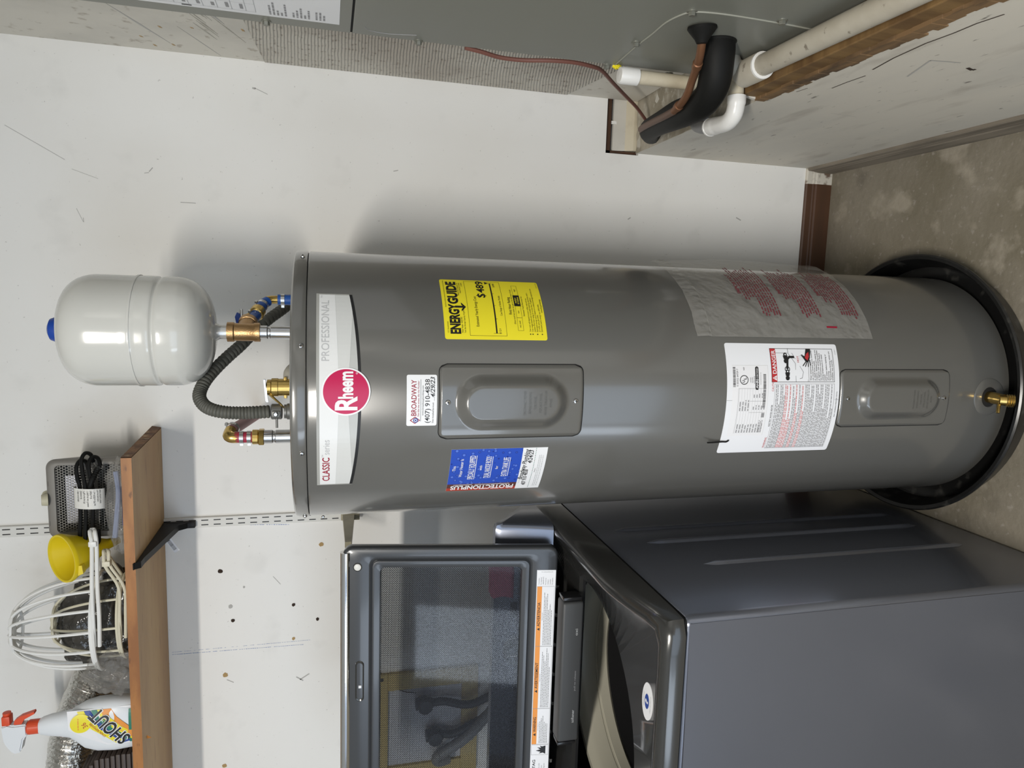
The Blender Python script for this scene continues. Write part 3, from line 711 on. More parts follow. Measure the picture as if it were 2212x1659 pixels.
# --- blue anode sticker
w, h = rad(23.5)*RH, .179; ang = -31.0; z0 = 1.0698
st = cyl_sheet('anode_sticker', 'sticker_white', ang, z0, w, lambda x: h, lambda x: 0, WH); ink = Ink(cylmap(ang, z0, w))
sw = .0215; yb = .047
ink.rect('drops_blue', sw, yb, w, h, .0007); ink.rect('strip_red', 0, yb, sw*.42, h, .0007); ink.rect('strip_dark', sw*.42, yb, sw, h, .0007)
ink.rect('ink_white', sw-.0032, yb+.014, sw-.0020, h-.052, .0010); ink.rect('ink_white', sw-.0032, h-.047, sw-.0020, h-.012, .0010)
ink.text('ink_white', 'PROTECTIONPLUS', sw-.0055, yb+.005, .0115, w=.120, bold=.03, rot=PI/2, off=.0011)
for (l, f, hh, ww, u_) in [('This', .105, .0055, .012, 0), ('Water Heater Is', .195, .0055, .044, 0), ('SPECIALLY EQUIPPED', .345, .0100, .058, 1), ('with', .445, .0048, .012, 0), ('DUAL ANODE RODS', .555, .0100, .052, 1), ('for', .655, .0048, .008, 0), ('EXTRA TANK LIFE', .785, .0100, .046, 1)]:
    yy = yb+(h-yb)*(1-f*1.08)+.004; xc = sw+(w-sw)*.5
    ink.text('ink_white', l, xc, yy, hh, w=ww, al='c', bold=.010 if u_ else .006, off=.0011)
    if u_: ink.rect('ink_white', xc-ww/2, yy-.0028, xc+ww/2, yy-.0018, .0011)
scribble(ink, 'ink_black', 'Broadway Plumbing', .030, .0385, .0085, .074, rot=-.05)
scribble(ink, 'ink_black', '407 910 4838', .012, .0290, .0080, .045, rot=.04); scribble(ink, 'ink_black', '4/24/23', .072, .0265, .0085, .030)
for k in range(26): ink.rect('ink_green' if k % 3 else 'ink_black', .004+k*.0040, .0215, .006+k*.0040, .0224, .0009)
ink.text('ink_light', 'To order replacement, call', .018, .0420, .0022, w=.040); ink.text('ink_grey', 'Notice', w/2, .0165, .0026, w=.010, al='c')
rgp = random.Random(9)
for yy in (.0130, .0098, .0060): ink.words('ink_light', .008, w-.012, yy, .0013, rng=rgp, fill=.95)
ink.build(st)

# --- large rating and danger sticker
w, h = rad(49.4)*RH, .2538; ang = 0.0; z0 = .4640; t_, b_ = rr_edges(w, h, .0045)
st = cyl_sheet('rating_sticker', 'paper_white', ang, z0, w, t_, b_, WH, n=50); ink = Ink(cylmap(ang, z0, w))
X = lambda f: w*f
Y = lambda f: h*(1-f)
ink.rect('ink_white', X(.175), Y(.355), X(.80), Y(.045), .0007)
ink.rect('badge_grey', X(.175), Y(.356), X(.80), Y(.354), .0008); ink.rect('badge_grey', X(.80), Y(.356), X(.802), Y(.045), .0008)
rgp = random.Random(2); G = 'ink_grey'
def barcode(x0, x1, y0, y1, c='ink_black', n=46):
    x = x0
    while x < x1-.0006:
        ww = rgp.choice((.0004, .0007, .0011)); ink.rect(c, x, y0, min(x+ww, x1), y1, .0010); x += ww+rgp.choice((.0005, .0008))
barcode(X(.615), X(.79), Y(.072), Y(.050), n=30); ink.text(K, '0 20352 64759 7', X(.62), Y(.095), .0036, w=.034, off=.001)
ink.rect(G, X(.20), Y(.0985), X(.60), Y(.0970), .001)
for k in range(10):
    yy = .105+.0235*k; ink.rect('ink_light', X(.20), Y(yy), X(.60), Y(yy-.0015), .001)
    ink.words(G, X(.205), X(.30), Y(yy+.017), .0022, .0011, rng=rgp, fill=.85)
    if k < 4: ink.words(G, X(.405), X(.50), Y(yy+.017), .0022, .0011, rng=rgp)
    elif k > 4:
        for xx in (.415, .52): ink.words(G, X(xx), X(xx+.04), Y(yy+.016), .0020, .0011, rng=rgp)
for xx in (.39, .49): ink.rect(G, X(xx), Y(.34), X(xx+.002), Y(.20), .001)
ink.rect(G, X(.60), Y(.34), X(.602), Y(.098), .001)
ink.ring(K, X(.675), Y(.145), .0078, .0092, .0011, 32); ink.text(K, 'U', X(.675)-.0050, Y(.145)-.0012, .0055, w=.0045, bold=.02, off=.0011); ink.text(K, 'L', X(.675)+.0008, Y(.145)-.0048, .0055, w=.0042, bold=.02, off=.0011)
for k, l in enumerate(['LISTED', 'ELECTRIC', 'WATER HEATER']): ink.text(K, l, X(.675), Y(.205+.017*k), .0022, w=(.010, .011, .015)[k], al='c', off=.0011)
ink.text(K, 'NSF', X(.785), Y(.150), .0026, w=.006, al='r', off=.0011)
ink.rect(K, X(.605), Y(.272), X(.775), Y(.242), .0010); ink.disc(K, X(.605), Y(.257), .0038, .0010, 20); ink.disc(K, X(.775), Y(.257), .0038, .0010, 20)
ink.text('ink_white', 'AHRI', X(.602), Y(.266), .0048, w=.018, bold=.02, off=.0013); ink.text('ink_white', 'CERTIFIED', X(.690), Y(.265), .0036, w=.020, off=.0013)
ink.text(G, 'www.ahridirectory.org', X(.685), Y(.292), .0020, w=.024, al='c', off=.0011)
barcode(X(.43), X(.73), Y(.336), Y(.312)); ink.rect(G, X(.345), Y(.338), X(.385), Y(.312), .0010)
for k in range(3): ink.words(G, X(.205), X(.32), Y(.305+.013*k), .0016, .0011, rng=rgp)
ink.text('ink_red', 'CAUTION', X(.575), Y(.405), .0042, w=.024, off=.001); ink.text('ink_red', 'WARNING', X(.045), Y(.405), .0042, w=.024, off=.001)
ink.text(K, 'ELECTRIC WATER HEATER', X(.26), Y(.405), .0036, w=.044, off=.001)
ink.frame(G, X(.040), Y(.955), X(.640), Y(.412), .0005, .0010)
rows = [('ink_grey', 3), ('ink_grey', 3), ('ink_pink', 3), ('ink_pink', 2), ('ink_grey', 2), ('ink_pink', 2), ('ink_grey', 2), ('ink_pink', 2), ('ink_grey', 4), ('ink_grey', 3), ('ink_grey', 3), ('ink_grey', 3), ('ink_grey', 4), ('ink_grey', 2)]
nl = sum(r[1] for r in rows); yy = .420; dy = (.95-.42)/nl
for c, n_ in rows:
    for k in range(n_):
        ink.words(c, X(.045), X(.632), Y(yy+dy*.80), h*dy*.50, .0011, fill=1 if k < n_-1 else rgp.uniform(.4, .9), rng=rgp); yy += dy
    ink.rect(G, X(.040), Y(yy+dy*.02), X(.640), Y(yy-dy*.04), .0010)
ink.text(K, 'MAX. WORKING PRESSURE 150 P.S.I.', X(.34), Y(.982), .0026, w=.052, off=.001)
# danger box with the tap, the tub and the scalded hand
dx0, dx1 = X(.655), X(.955)
ink.frame(K, dx0, Y(.955), dx1, Y(.385), .0008, .0010)
ink.rect('ink_red', dx0, Y(.435), dx1, Y(.388), .0010); ink.text('ink_white', 'DANGER', dx0+.0165, Y(.428), .0078, w=.047, bold=.015, off=.0013)
ink.poly('ink_white', [(dx0+.003, Y(.430)), (dx0+.0135, Y(.430)), (dx0+.0082, Y(.393))], .0013); ink.text('ink_red', '!', dx0+.0082, Y(.427), .0058, al='c', w=.0014, bold=.02, off=.0015)
def D(fx, fy): return (dx0+(dx1-dx0)*fx, Y(.435+(.715-.435)*fy))
for P_, lw in (([D(0, .60), D(.55, .60), D(.85, .40), D(1, .40)], .0006), ([D(.12, .80), D(.30, .84), D(.86, .52)], .0006), ([D(.10, .72), D(.12, .80), D(.30, .84)], .0006), ([D(.0, .98), D(.9, .98)], .0003), ([D(.86, .0), D(.86, .38)], .0004)): ink.line(K, P_, lw, .0011)
for fx, fy in ((.12, .33), (.62, .30)):
    x, y = D(fx, fy); ink.disc(K, x, y, .0046, .0011, 22); ink.poly(K, [(x+.004, y-.004), (x+.011, y-.0055), (x+.011, y+.0055), (x+.004, y+.004)], .0011); ink.disc(K, x+.013, y, .0040, .0011, 16); ink.disc('paper_white', x+.013, y, .0016, .0014, 12)
x, y = D(.38, .33); ink.ring(K, x, y, .0042, .0058, .0011, 24)
ink.line(K, [D(.40, .33), D(.68, .36), D(.74, .42), D(.74, .56)], .0046, .0012)
ink.text('ink_red', 'HOT', D(.58, .70)[0], D(.58, .72)[1], .0042, w=.013, off=.0014)
for k in range(4): ink.line('ink_light', [D(.66+.04*k, .74), D(.66+.04*k, .86)], .0004, .0013)
ink.poly(K, [D(1, .99), D(1, 1.14), D(.86, 1.12), D(.70, 1.08), D(.58, 1.02), D(.60, .94), D(.72, .86), D(.80, .80), D(.82, .84), D(.76, .92), D(.90, .96)], .0012)
for q, e in ((D(.62, .96), D(.48, .84)), (D(.62, .99), D(.46, .92)), (D(.62, 1.02), D(.46, 1.01)), (D(.64, 1.06), D(.50, 1.09))): ink.line(K, [q, e], .0019, .0012)
ink.poly('ink_red', [D(.84, .98), D(.90, 1.06), D(.76, 1.06), D(.64, 1.00), D(.72, .92)], .0014)
for k, l in enumerate(['Water temperature over 125\u00b0F', 'can cause severe burns instantly', 'or death from scalds.', 'Children, disabled and elderly are', 'at highest risk of being scalded.', 'See instruction manual before', 'setting temperature at water', 'heater.', 'Feel water before bathing or', 'showering.', 'Temperature limiting valves are', 'available, see manual.']):
    ink.text(K, l, dx0+.003, Y(.742+.0182*k), .0030, w=min(dx1-dx0-.006, .0019*len(l)), bold=.006, off=.0011)
ink.rect(K, dx0, Y(.7205), dx1, Y(.7185), .0011)
ink.text(G, 'AP13049-11', dx1, Y(.982), .0018, w=.012, al='r', off=.001)
for yy in (1.0, .012): ink.rect(G, X(.497), h-.012 if yy == 1.0 else 0, X(.499), h if yy == 1.0 else .010, .001)
ink.build(st)
# zip tie end sticking out over the sticker
pts = [Vector(cylp(a, z, o)) for a, z, o in ((-18.0, .700, .002), (-18.6, .706, .003), (-18.4, .716, .004), (-18.2, .735, .007), (-17.6, .752, .012))]
MB().tube(pts, .0016, 6, smooth=4).build('loose_strap', 'black_plastic', WH)

# --- clear document pouch taped to the right side
w, h = rad(62)*RH, .372; ang = 27.4+31; z0 = .372; fnp = cylmap(ang, z0, w)
V = []; Fs = []; nx, nz = 60, 60; rgp = random.Random(4)
def pouch_off(x, y):
    t = x/w; e = min(1, y/.03)
    return .0035+.010*math.sin(PI*min(1, max(0, y/h)))*t+.0022*noise.noise(Vector((x*22, y*16, 1)))+.03*max(0, t-.62)**1.3+.006*max(0, 1-y/.06)*t
for j in range(nz+1):
    for i in range(nx+1):
        x = w*i/nx; y = h*j/nz; V.append(fnp(x, y+.012*(x/w)*0, pouch_off(x, y)))
for j in range(nz):
    for i in range(nx): a = j*(nx+1)+i; Fs.append((a, a+1, a+nx+2, a+nx+1))
po = MB().add(V, Fs).build('document_pouch', 'pouch_film', WH, angle=180)
ink = Ink(lambda x, y, off: fnp(x, y, pouch_off(x, y)+off))
for k, yt in enumerate((.272, .178, .084)):
    ink.text('pouch_ink', 'IMPORTANT', .105, yt, .0085, w=.070, bold=.03, off=.0006)
    ink.disc('pouch_ink', .098, yt+.001, .0012, .0006, 10)
    for r in range(11):
        x0 = .045 if r > 3 else .085; ink.words('pouch_ink', x0+.012*rgp.random(), w-.07-.03*rgp.random(), yt-.0065-.0062*r, .0032, .0006, rng=rgp)
ink.rect('ink_darkred', .022, .080, .026, .105, .0006)
ink.build(po)
# sealed top edge of the pouch: the wrinkled zip strip
V = []; Fs = []
for i in range(81):
    x = w*i/80; o = pouch_off(x, h)
    for t, (yy, oo) in enumerate(((h-.001, o+.0006), (h+.008, o+.003+.002*math.sin(i*1.3)), (h+.018, o+.0015+.0015*noise.noise(Vector((i*.4, 0, 0)))), (h+.030, o-.0005+.002*noise.noise(Vector((i*.3, 5, 0)))))): V.append(fnp(x, yy, oo))
for i in range(80):
    for j in range(3): a = 4*i+j; Fs.append((a, a+4, a+5, a+1))
MB().add(V, Fs).build('pouch_seal', 'pouch_film', po, angle=180)

# --- drain valve
zc = .0825; d = Vector((0, -1, 0)); o = Vector(cylp(.4, zc)); dv = None
b = MB(); V = []; Fs = []; n = 48
for r, of in ((.021, .0004), (.022, .0022), (.037, .0022), (.0405, .0004)):
    for i in range(n): a = 2*PI*i/n; V.append(cylp(.4+math.degrees(r*math.cos(a)/RH), zc+r*math.sin(a), of))
for j in range(3):
    for i in range(n): Fs.append((j*n+i, j*n+(i+1) % n, (j+1)*n+(i+1) % n, (j+1)*n+i))
b.add(V, Fs); dv = b.build('drain_valve', 'heater_cap', WH)
MB().add([cylp(.4+math.degrees(.0215*math.cos(2*PI*i/n)/RH), zc+.0215*math.sin(2*PI*i/n), .0006) for i in range(n)], [tuple(range(n))]).build('valve_recess', 'dark_gap', dv, smooth=False)
tip = at(2179, 866, 'y', AX.y-RH-.052)
MB().lathe([(.0125, 0), (.0125, .030), (.0115, .034), (.0115, .046)], o+Vector((0, .004, 0)), (tip-o), 20).build('valve_body', 'brass', dv)
dirv = (Vector((0, -.55, -.75))).normalized()
b = MB().lathe([(.0105, -.012), (.0105, 0), (.0135, .002), (.0120, .004), (.0135, .006), (.0120, .008), (.0135, .010), (.0120, .012), (.0132, .014), (.0100, .0145), (.0080, .0145), (.0070, .006), (0, .006)], tip+Vector((0, .004, .003)), dirv, 24, caps=False); b.build('hose_thread', 'brass', dv)
b = MB().tube([tip+Vector((-.006, .012, .010)), tip+Vector((-.018, .006, .018)), tip+Vector((-.026, .004, .020))], .0035, 8); b.build('valve_stem', 'brass', dv)

# --- nipples and relief valve on the top
ZT = ZSEAM+.0265; XC, XHOT = -.0905, -.298
for x, ztop in ((XC, 1.590), (XHOT, 1.583)):
    b = MB().lathe([(.0134, -.02), (.0134, ztop-ZT-.022), (.0118, ztop-ZT-.020), (.0118, ztop-ZT-.017), (.0134, ztop-ZT-.015), (.0134, ztop-ZT)], (x, AX.y, ZT), n=28); b.build('nipple', 'galvanized', WH)
tp = Vector((-.192, 1.400, ZT))
b = MB().lathe([(.013, -.01), (.013, .004), (.0165, .005), (.0165, .030), (.0175, .031), (.0175, .042), (.0150, .044), (.0150, .050), (.010, .052), (0, .052)], tp, n=28, caps=False); rv = b.build('relief_valve', 'brass', WH)
MB().box(tp.x-.0205, tp.x+.0205, tp.y-.008, tp.y+.002, ZT+.014, ZT+.020, bev=.001).build('lug', 'brass', rv)
MB().tube([tp+Vector((.010, .004, .010)), tp+Vector((.026, .02, .010)), tp+Vector((.034, .05, .000)), tp+Vector((.036, .07, -.01))], .0115, 14, smooth=5).build('outlet', 'grey_tube', rv)
b = MB().prism([(tp.x+.010, ZT+.0560), (tp.x+.016, ZT+.0565), (tp.x+.016, ZT+.0530), (tp.x+.006, ZT+.0525), (tp.x-.026, ZT+.0480), (tp.x-.0275, ZT+.0500), (tp.x-.025, ZT+.0530)], 'y', tp.y-.011, tp.y-.002); b.build('test_lever', 'screw_steel', rv)
b = MB().tube([tp+Vector((-.012, -.008, .046)), tp+Vector((-.022, -.008, .036)), tp+Vector((-.034, -.006, .024)), tp+Vector((-.046, -.002, .016))], lambda t: .0028*(1-.6*t), 8, smooth=4); b.build('lever_strap', 'brass', rv)

# ------------------------------------------------------------------ expansion tank
tx, ty = XC-.0005, AX.y
ET = thing('expansion_tank', 'light grey expansion tank with blue cap standing above the water heater', 'expansion tank', (tx, ty, 1.657))
R_ = .1035
prof = [(.017, 1.668), (.045, 1.672), (.072, 1.682), (.092, 1.699), (.1005, 1.718), (.1025, 1.730), (R_-.001, 1.752), (R_-.0025, 1.757), (R_-.0040, 1.760), (R_-.0025, 1.763), (R_-.0005, 1.768), (R_-.0005, 1.793), (R_+.0008, 1.795), (R_+.0008, 1.799), (R_-.001, 1.801), (R_-.0008, 1.850), (R_-.002, 1.880), (R_-.012, 1.903), (R_-.030, 1.918), (.045, 1.927), (.02, 1.930), (0, 1.930)]
MB().lathe([(max(0, p.x), p.y) for p in catmull([Vector((r, z, 0)) for r, z in prof], 3)], (tx, ty, 0), n=72, caps=False).build('shell', 'tank_paint', ET, angle=50)
MB().lathe([(.024, 1.926), (.0235, 1.938), (.020, 1.947), (.012, 1.951), (0, 1.952)], (tx, ty, 0), n=28, caps=False).build('valve_cap', 'blue_plastic', ET)
MB().lathe([(.020, 1.672), (.016, 1.666), (.0135, 1.661), (.0135, 1.645)], (tx, ty, 0), n=24, caps=False).build('neck', 'tank_neck', ET)

# ------------------------------------------------------------------ cold water connection: tee, valve and blue pipe
CW = thing('cold_water_pipe', 'bronze tee with blue plastic pipe and small blue ball valve below the tank', 'pipe', (XC, AX.y, 1.587))
b = MB().lathe([(.0165, 1.5875), (.0185, 1.588), (.0185, 1.598), (.0172, 1.600), (.0172, 1.634), (.0190, 1.636), (.0190, 1.6475), (.0165, 1.648)], (XC, AX.y, 0), n=28); te = b.build('tee', 'bronze', CW)
b = MB().lathe([(.0165, .0), (.0165, .030), (.0182, .031), (.0182, .042)], (XC, AX.y, 1.615), Vector((.42, .90, -.05)), n=24); b.build('tee_branch', 'bronze', te)
bp0 = Vector((XC+.014, AX.y+.032, 1.613))
path = [bp0, bp0+Vector((.012, .034, -.008)), bp0+Vector((.026, .060, -.015)), bp0+Vector((.038, .080, -.022)), bp0+Vector((.044, .090, -.030))]
MB().tube(path, .0108, 14, smooth=4).build('blue_pipe', 'blue_pex', CW)
e0 = path[-1]+Vector((0, .004, -.006))
MB().tube([path[-1]+Vector((-.008, -.014, .008)), path[-1]+Vector((.002, .002, .002)), e0+Vector((.004, .004, -.012)), e0+Vector((.004, .004, -.03))], .0085, 12, smooth=4).build('elbow', 'brass', CW)
MB().cyl(e0+Vector((.004, .004, -.014)), e0+Vector((.004, .004, -.20)), .0112, 16).build('blue_pipe', 'blue_pex', CW)
def crimp(o, ax, r, parent, w=.0075):
    ax = Vector(ax).normalized()
    q = MB().lathe([(r, -w/2), (r+.0013, -w/2), (r+.0013, w/2), (r, w/2), (r, -w/2)], o, ax, 24, caps=False).build('clamp_ring', 'screw_steel', parent)
    t = ax.cross(Vector((0, 1, 0))).normalized(); c_ = Vector(o)+t*(r+.0030)
    bm = bmesh.new(); bmesh.ops.create_cube(bm, size=1); M_ = Matrix.Translation(c_) @ ax.to_track_quat('Z', 'Y').to_matrix().to_4x4() @ Matrix.Diagonal((.005, .005, w*.8, 1))
    MB().bm(bm, 0, M_).build('clamp_ear', 'screw_steel', q, smooth=False)
crimp(e0+Vector((.004, .004, -.024)), (0, 0, 1), .0112, CW); crimp(path[1].lerp(path[2], .4), path[2]-path[1], .0108, CW); crimp(path[3].lerp(path[2], .2), path[3]-path[2], .0108, CW)
MB().lathe([(.0135, -.009), (.0150, -.007), (.0150, .007), (.0135, .009)], path[2].lerp(path[1], .3), path[2]-path[1], 20).build('valve_body', 'brass', CW)
vb = path[2].lerp(path[1], .3)
MB().lathe([(.006, 0), (.006, .022), (.0045, .023), (.0045, .028)], vb, (-.42, 0, .9), 14).build('valve_stem', 'brass', CW)
hp = vb+Vector((-.014, 0, .030))
MB().box(hp.x-.013, hp.x+.020, hp.y-.006, hp.y+.006, hp.z-.002, hp.z+.0035, bev=.0015).build('valve_lever', 'screw_steel', CW)
MB().prism([(hp.x-.018, hp.z-.001), (hp.x-.012, hp.z+.010), (hp.x+.004, hp.z+.013), (hp.x+.013, hp.z+.009), (hp.x+.010, hp.z+.003), (hp.x-.010, hp.z+.001)], 'y', hp.y-.007, hp.y+.007).build('lever_grip', 'blue_plastic', CW, smooth=False)

# ------------------------------------------------------------------ hot water connection
HW = thing('hot_water_pipe', 'brass elbow and red plastic pipe on the hot outlet of the water heater', 'pipe', (XHOT, AX.y, 1.583))
b = MB().lathe([(.0150, 1.5830), (.0172, 1.584), (.0172, 1.5925), (.0150, 1.594)], (XHOT, AX.y, 0), n=6, caps=True); b.build('hex_nut', 'brass', HW, smooth=False)
V = []; prof = []
b = MB().lathe([(.0138, 1.594), (.0148, 1.595), (.0148, 1.6045), (.0138, 1.6055)], (XHOT, AX.y, 0), n=14); b.build('adapter', 'brass', HW, smooth=False)
MB().cyl((XHOT, AX.y, 1.604), (XHOT, AX.y, 1.638), .0112, 20).build('red_pipe', 'red_pex', HW)
MB().tube([(XHOT, AX.y, 1.632), (XHOT, AX.y, 1.643), (XHOT+.002, AX.y+.004, 1.6495), (XHOT+.005, AX.y+.012, 1.6500), (XHOT+.010, AX.y+.022, 1.648)], .0112, 14, smooth=4).build('elbow', 'brass', HW)
MB().tube([(XHOT+.009, AX.y+.020, 1.648), tuple(Vector((XHOT+.009, AX.y+.020, 1.648)).lerp(at(562, 892, 'y', WY), .5)), tuple(at(562, 892, 'y', WY+.01))], .0115, 16, smooth=4).build('red_pipe', 'red_pex_dusty', HW)
crimp((XHOT, AX.y, 1.6255), (0, 0, 1), .0112, HW); crimp((XHOT, AX.y, 1.6115), (0, 0, 1), .0112, HW); crimp((XHOT+.012, AX.y+.030, 1.6455), (.25, .9, -.2), .0116, HW)

# ------------------------------------------------------------------ flexible electric conduit
FC = thing('flexible_conduit', 'dark grey ribbed flexible conduit looping over the water heater', 'conduit', (-.239, 1.40, ZT))
raw = [(583, 889, 1.40), (550, 891, 1.40), (520, 892, 1.40), (490, 891, 1.40), (462, 886, 1.405), (443, 877, 1.415), (432, 862, 1.425), (432, 846, 1.44), (444, 822, 1.46), (466, 796, 1.49), (494, 769, 1.52), (520, 746, 1.55), (550, 716, 1.60), (580, 690, 1.64), (605, 672, 1.68), (630, 654, 1.73), (655, 640, 1.78)]
P = catmull([at(px, py, 'y', yy) for px, py, yy in raw], 36)
MB().tube(P, lambda t: .0106+.0020*abs(math.sin(t*PI*66))**.6, 14).build('ribbed_tube', 'conduit_grey', FC)
c0 = Vector(at(597, 889, 'y', 1.40))
b = MB().lathe([(.0125, ZT-.006), (.0155, ZT-.004), (.0155, ZT+.014), (.0135, ZT+.016), (.0135, ZT+.020)], (c0.x, c0.y, 0), n=24); b.build('connector', 'cast_zinc', FC)
b = MB().lathe([(.0125, c0.z-.011), (.0150, c0.z-.009), (.0150, c0.z+.008), (.0125, c0.z+.010)], (c0.x, c0.y, 0), n=24); cl = b.build('clamp', 'cast_zinc', FC)
MB().box(c0.x-.008, c0.x+.004, c0.y-.019, c0.y-.012, c0.z-.008, c0.z+.007, bev=.002).build('clamp_ear', 'cast_zinc', cl)
MB().lathe([(.005, 0), (.005, .003), (.003, .0045), (0, .0045)], (c0.x-.002, c0.y-.019, c0.z), (0, -1, 0), 14, caps=False).build('clamp_screw', 'screw_steel', cl)
MB().cyl((c0.x-.012, c0.y-.008, c0.z-.001), (c0.x-.030, c0.y-.010, c0.z-.0015), .0022, 10).build('set_screw', 'cast_zinc', cl)
b = MB().sphere((-.214, 1.345, ZT+.002), .004, sc=(1, 1, .7)); b.build('ground_screw', 'ink_green', WH)
# ------------------------------------------------------------------ washing machine
WX1, WX0, WF, WB, WZ = -.521, -1.208, .978, 1.668, .890
WM = thing('washing_machine', 'dark grey top loading washing machine with its lid standing open', 'washing machine', ((WX0+WX1)/2, (WF+WB)/2, 0))
# cabinet with rounded front corner
def rrect(x0, x1, y0, y1, r, n=6, bow=0.0):
    P = []
    for (cx, cy, a0) in ((x1-r, y1-r, 0), (x0+r, y1-r, PI/2), (x0+r, y0+r, PI), (x1-r, y0+r, 1.5*PI)):
        for i in range(n+1): a = a0+PI/2*i/n; P.append((cx+r*math.cos(a), cy+r*math.sin(a)))
    return P
base = rrect(WX0, WX1, WF+.006, WB, .016)
def lp(P, z): return [(x, y, z) for x, y in P]
b = MB().loops([lp(base, .012), lp(base, .88), lp(rrect(WX0+.004, WX1-.004, WF+.010, WB-.004, .013), .886)], cap0=True)
b.build('cabinet', 'washer_grey', WM, angle=40)
# bowed front panel
b = MB(); nx, nz = 24, 8; V = []; Fs = []
for j in range(nz+1):
    for i in range(nx+1):
        t = i/nx; x = WX0+.012+(WX1-WX0-.022)*t; z = .06+(.884-.06)*j/nz; V.append((x, WF+.0055-.012*math.sin(PI*t)*(.4+.6*math.sin(PI*min(1, (z-.06)/.9))), z))
for j in range(nz):
    for i in range(nx): a = j*(nx+1)+i; Fs.append((a, a+1, a+nx+2, a+nx+1))
b.add(V, Fs).build('front_panel', 'washer_grey', WM)
# pressed ribs of the side panel
def side_rib(y0, y1, z0, z1, d, name='pressed_rib'):
    V = []; Fs = []; n = 28; m_ = 10; r = (y1-y0)/2; c = (y0+y1)/2
    for j in range(n+1):
        z = z0+(z1-z0)*j/n; e = min(1, (z-z0)/r, (z1-z)/r); hw = r*math.sqrt(max(0.02, 1-(1-e)**2))
        for i in range(m_+1):
            t = -1+2*i/m_; V.append((WX1+.0002+d*(math.cos(t*PI/2)**1.2 if abs(t) < 1 else 0)*min(1, e*1.5), c+hw*t, z))
    for j in range(n):
        for i in range(m_): a = j*(m_+1)+i; Fs.append((a, a+1, a+m_+2, a+m_+1))
    MB().add(V, Fs).build(name, 'washer_grey', WM, angle=80)
side_rib(1.185, 1.205, .10, .74, .006); side_rib(1.315, 1.335, .10, .80, .006); side_rib(1.40, 1.42, .10, .84, .005)
# levelling feet
for x in (WX0+.05, WX1-.05):
    for y in (WF+.06, WB-.06): MB().lathe([(.022, 0), (.022, .006), (.010, .010), (.010, .02)], (x, y, .0005), n=18).build('levelling_foot', 'black_rubber', WM)
# dark joint between cabinet and top
P_ = rrect(WX0+.006, WX1-.006, WF+.010, WB-.004, .012); MB().loops([lp(P_, .880), lp(P_, .896)]).build('joint', 'dark_gap', WM)
# top deck: raised rim, sloping in to the round tub opening
OC, OR = Vector((-.865, 1.33)), .256; NK = 112
def ztop(y): t = min(1, max(0, (y-WF)/(1.20-WF))); return .9300+.031*(t*t*(3-2*t))
def square_loop(x0, x1, y0, y1, r):
    out = []; c = OC
    for i in range(NK):
        a = 2*PI*i/NK; dx, dy = math.cos(a), math.sin(a); lo, hi = 0.0, 2.0
        def inside(t):
            x, y = c.x+dx*t, c.y+dy*t; qx = max(abs(x-(x0+x1)/2)-((x1-x0)/2-r), 0); qy = max(abs(y-(y0+y1)/2)-((y1-y0)/2-r), 0); return math.hypot(qx, qy) <= r
        for _ in range(40):
            m_ = (lo+hi)/2
            if inside(m_): lo = m_
            else: hi = m_
        out.append((c.x+dx*lo, c.y+dy*lo))
    return out
def opening(k=1.0):
    out = []
    for i in range(NK):
        a = 2*PI*i/NK; x, y = OC.x+OR*k*math.cos(a), OC.y+OR*k*math.sin(a); out.append((x, min(y, 1.385)))
    return out
S = lambda ins, r: square_loop(WX0+ins, WX1-ins, WF-.002+ins, WB-ins*.2, r)
L0 = [(x, y, .8935) for x, y in S(.001, .020)]; L1 = [(x, y, ztop(y)-.020) for x, y in S(.001, .022)]
L2 = [(x, y, ztop(y)-.006) for x, y in S(.0055, .022)]; L3 = [(x, y, ztop(y)) for x, y in S(.014, .022)]
L4 = [(x, y, ztop(y)-.001) for x, y in S(.026, .024)]; L5 = [(x, y, ztop(y)-.010) for x, y in S(.036, .030)]
oc = opening(1.02); L6 = [(x, y, .927) for x, y in oc]; L7 = [(x, y, .923) for x, y in opening(1.0)]; L8 = [(x, y, .918) for x, y in opening(1.0)]; L9 = [(x, y, .912) for x, y in opening(1.012)]
MB().loops([L0, L1, L2, L3, L4, L5, L6, L7, L8]).build('top_deck', 'washer_dark', WM, angle=42)
MB().loops([L8, L9]).build('opening_flange', 'washer_black', WM)
# tub: cream balance ring and dark drum below
tc_ = (OC.x, OC.y, 0)
MB().lathe([(.268, .858), (.276, .850), (.276, .778), (.262, .768), (.244, .769), (.237, .776), (.236, .800), (.2385, .801), (.2390, .805), (.2375, .807), (.240, .835), (.246, .850), (.256, .858), (.268, .858)], tc_, n=96, caps=False).build('balance_ring', 'tub_ring', WM)
MB().lathe([(.243, .771), (.243, .40), (0, .40)], tc_, n=60, caps=False).build('drum', 'washer_black', WM)
b = MB()
for k in range(30):
    a = PI*1.02+PI*.96*k/29; b.sphere((tc_[0]+.2385*math.cos(a), tc_[1]+.2385*math.sin(a), .766), .0025, n=8)
b.build('ring_studs', 'chrome', WM)['kind'] = 'stuff'
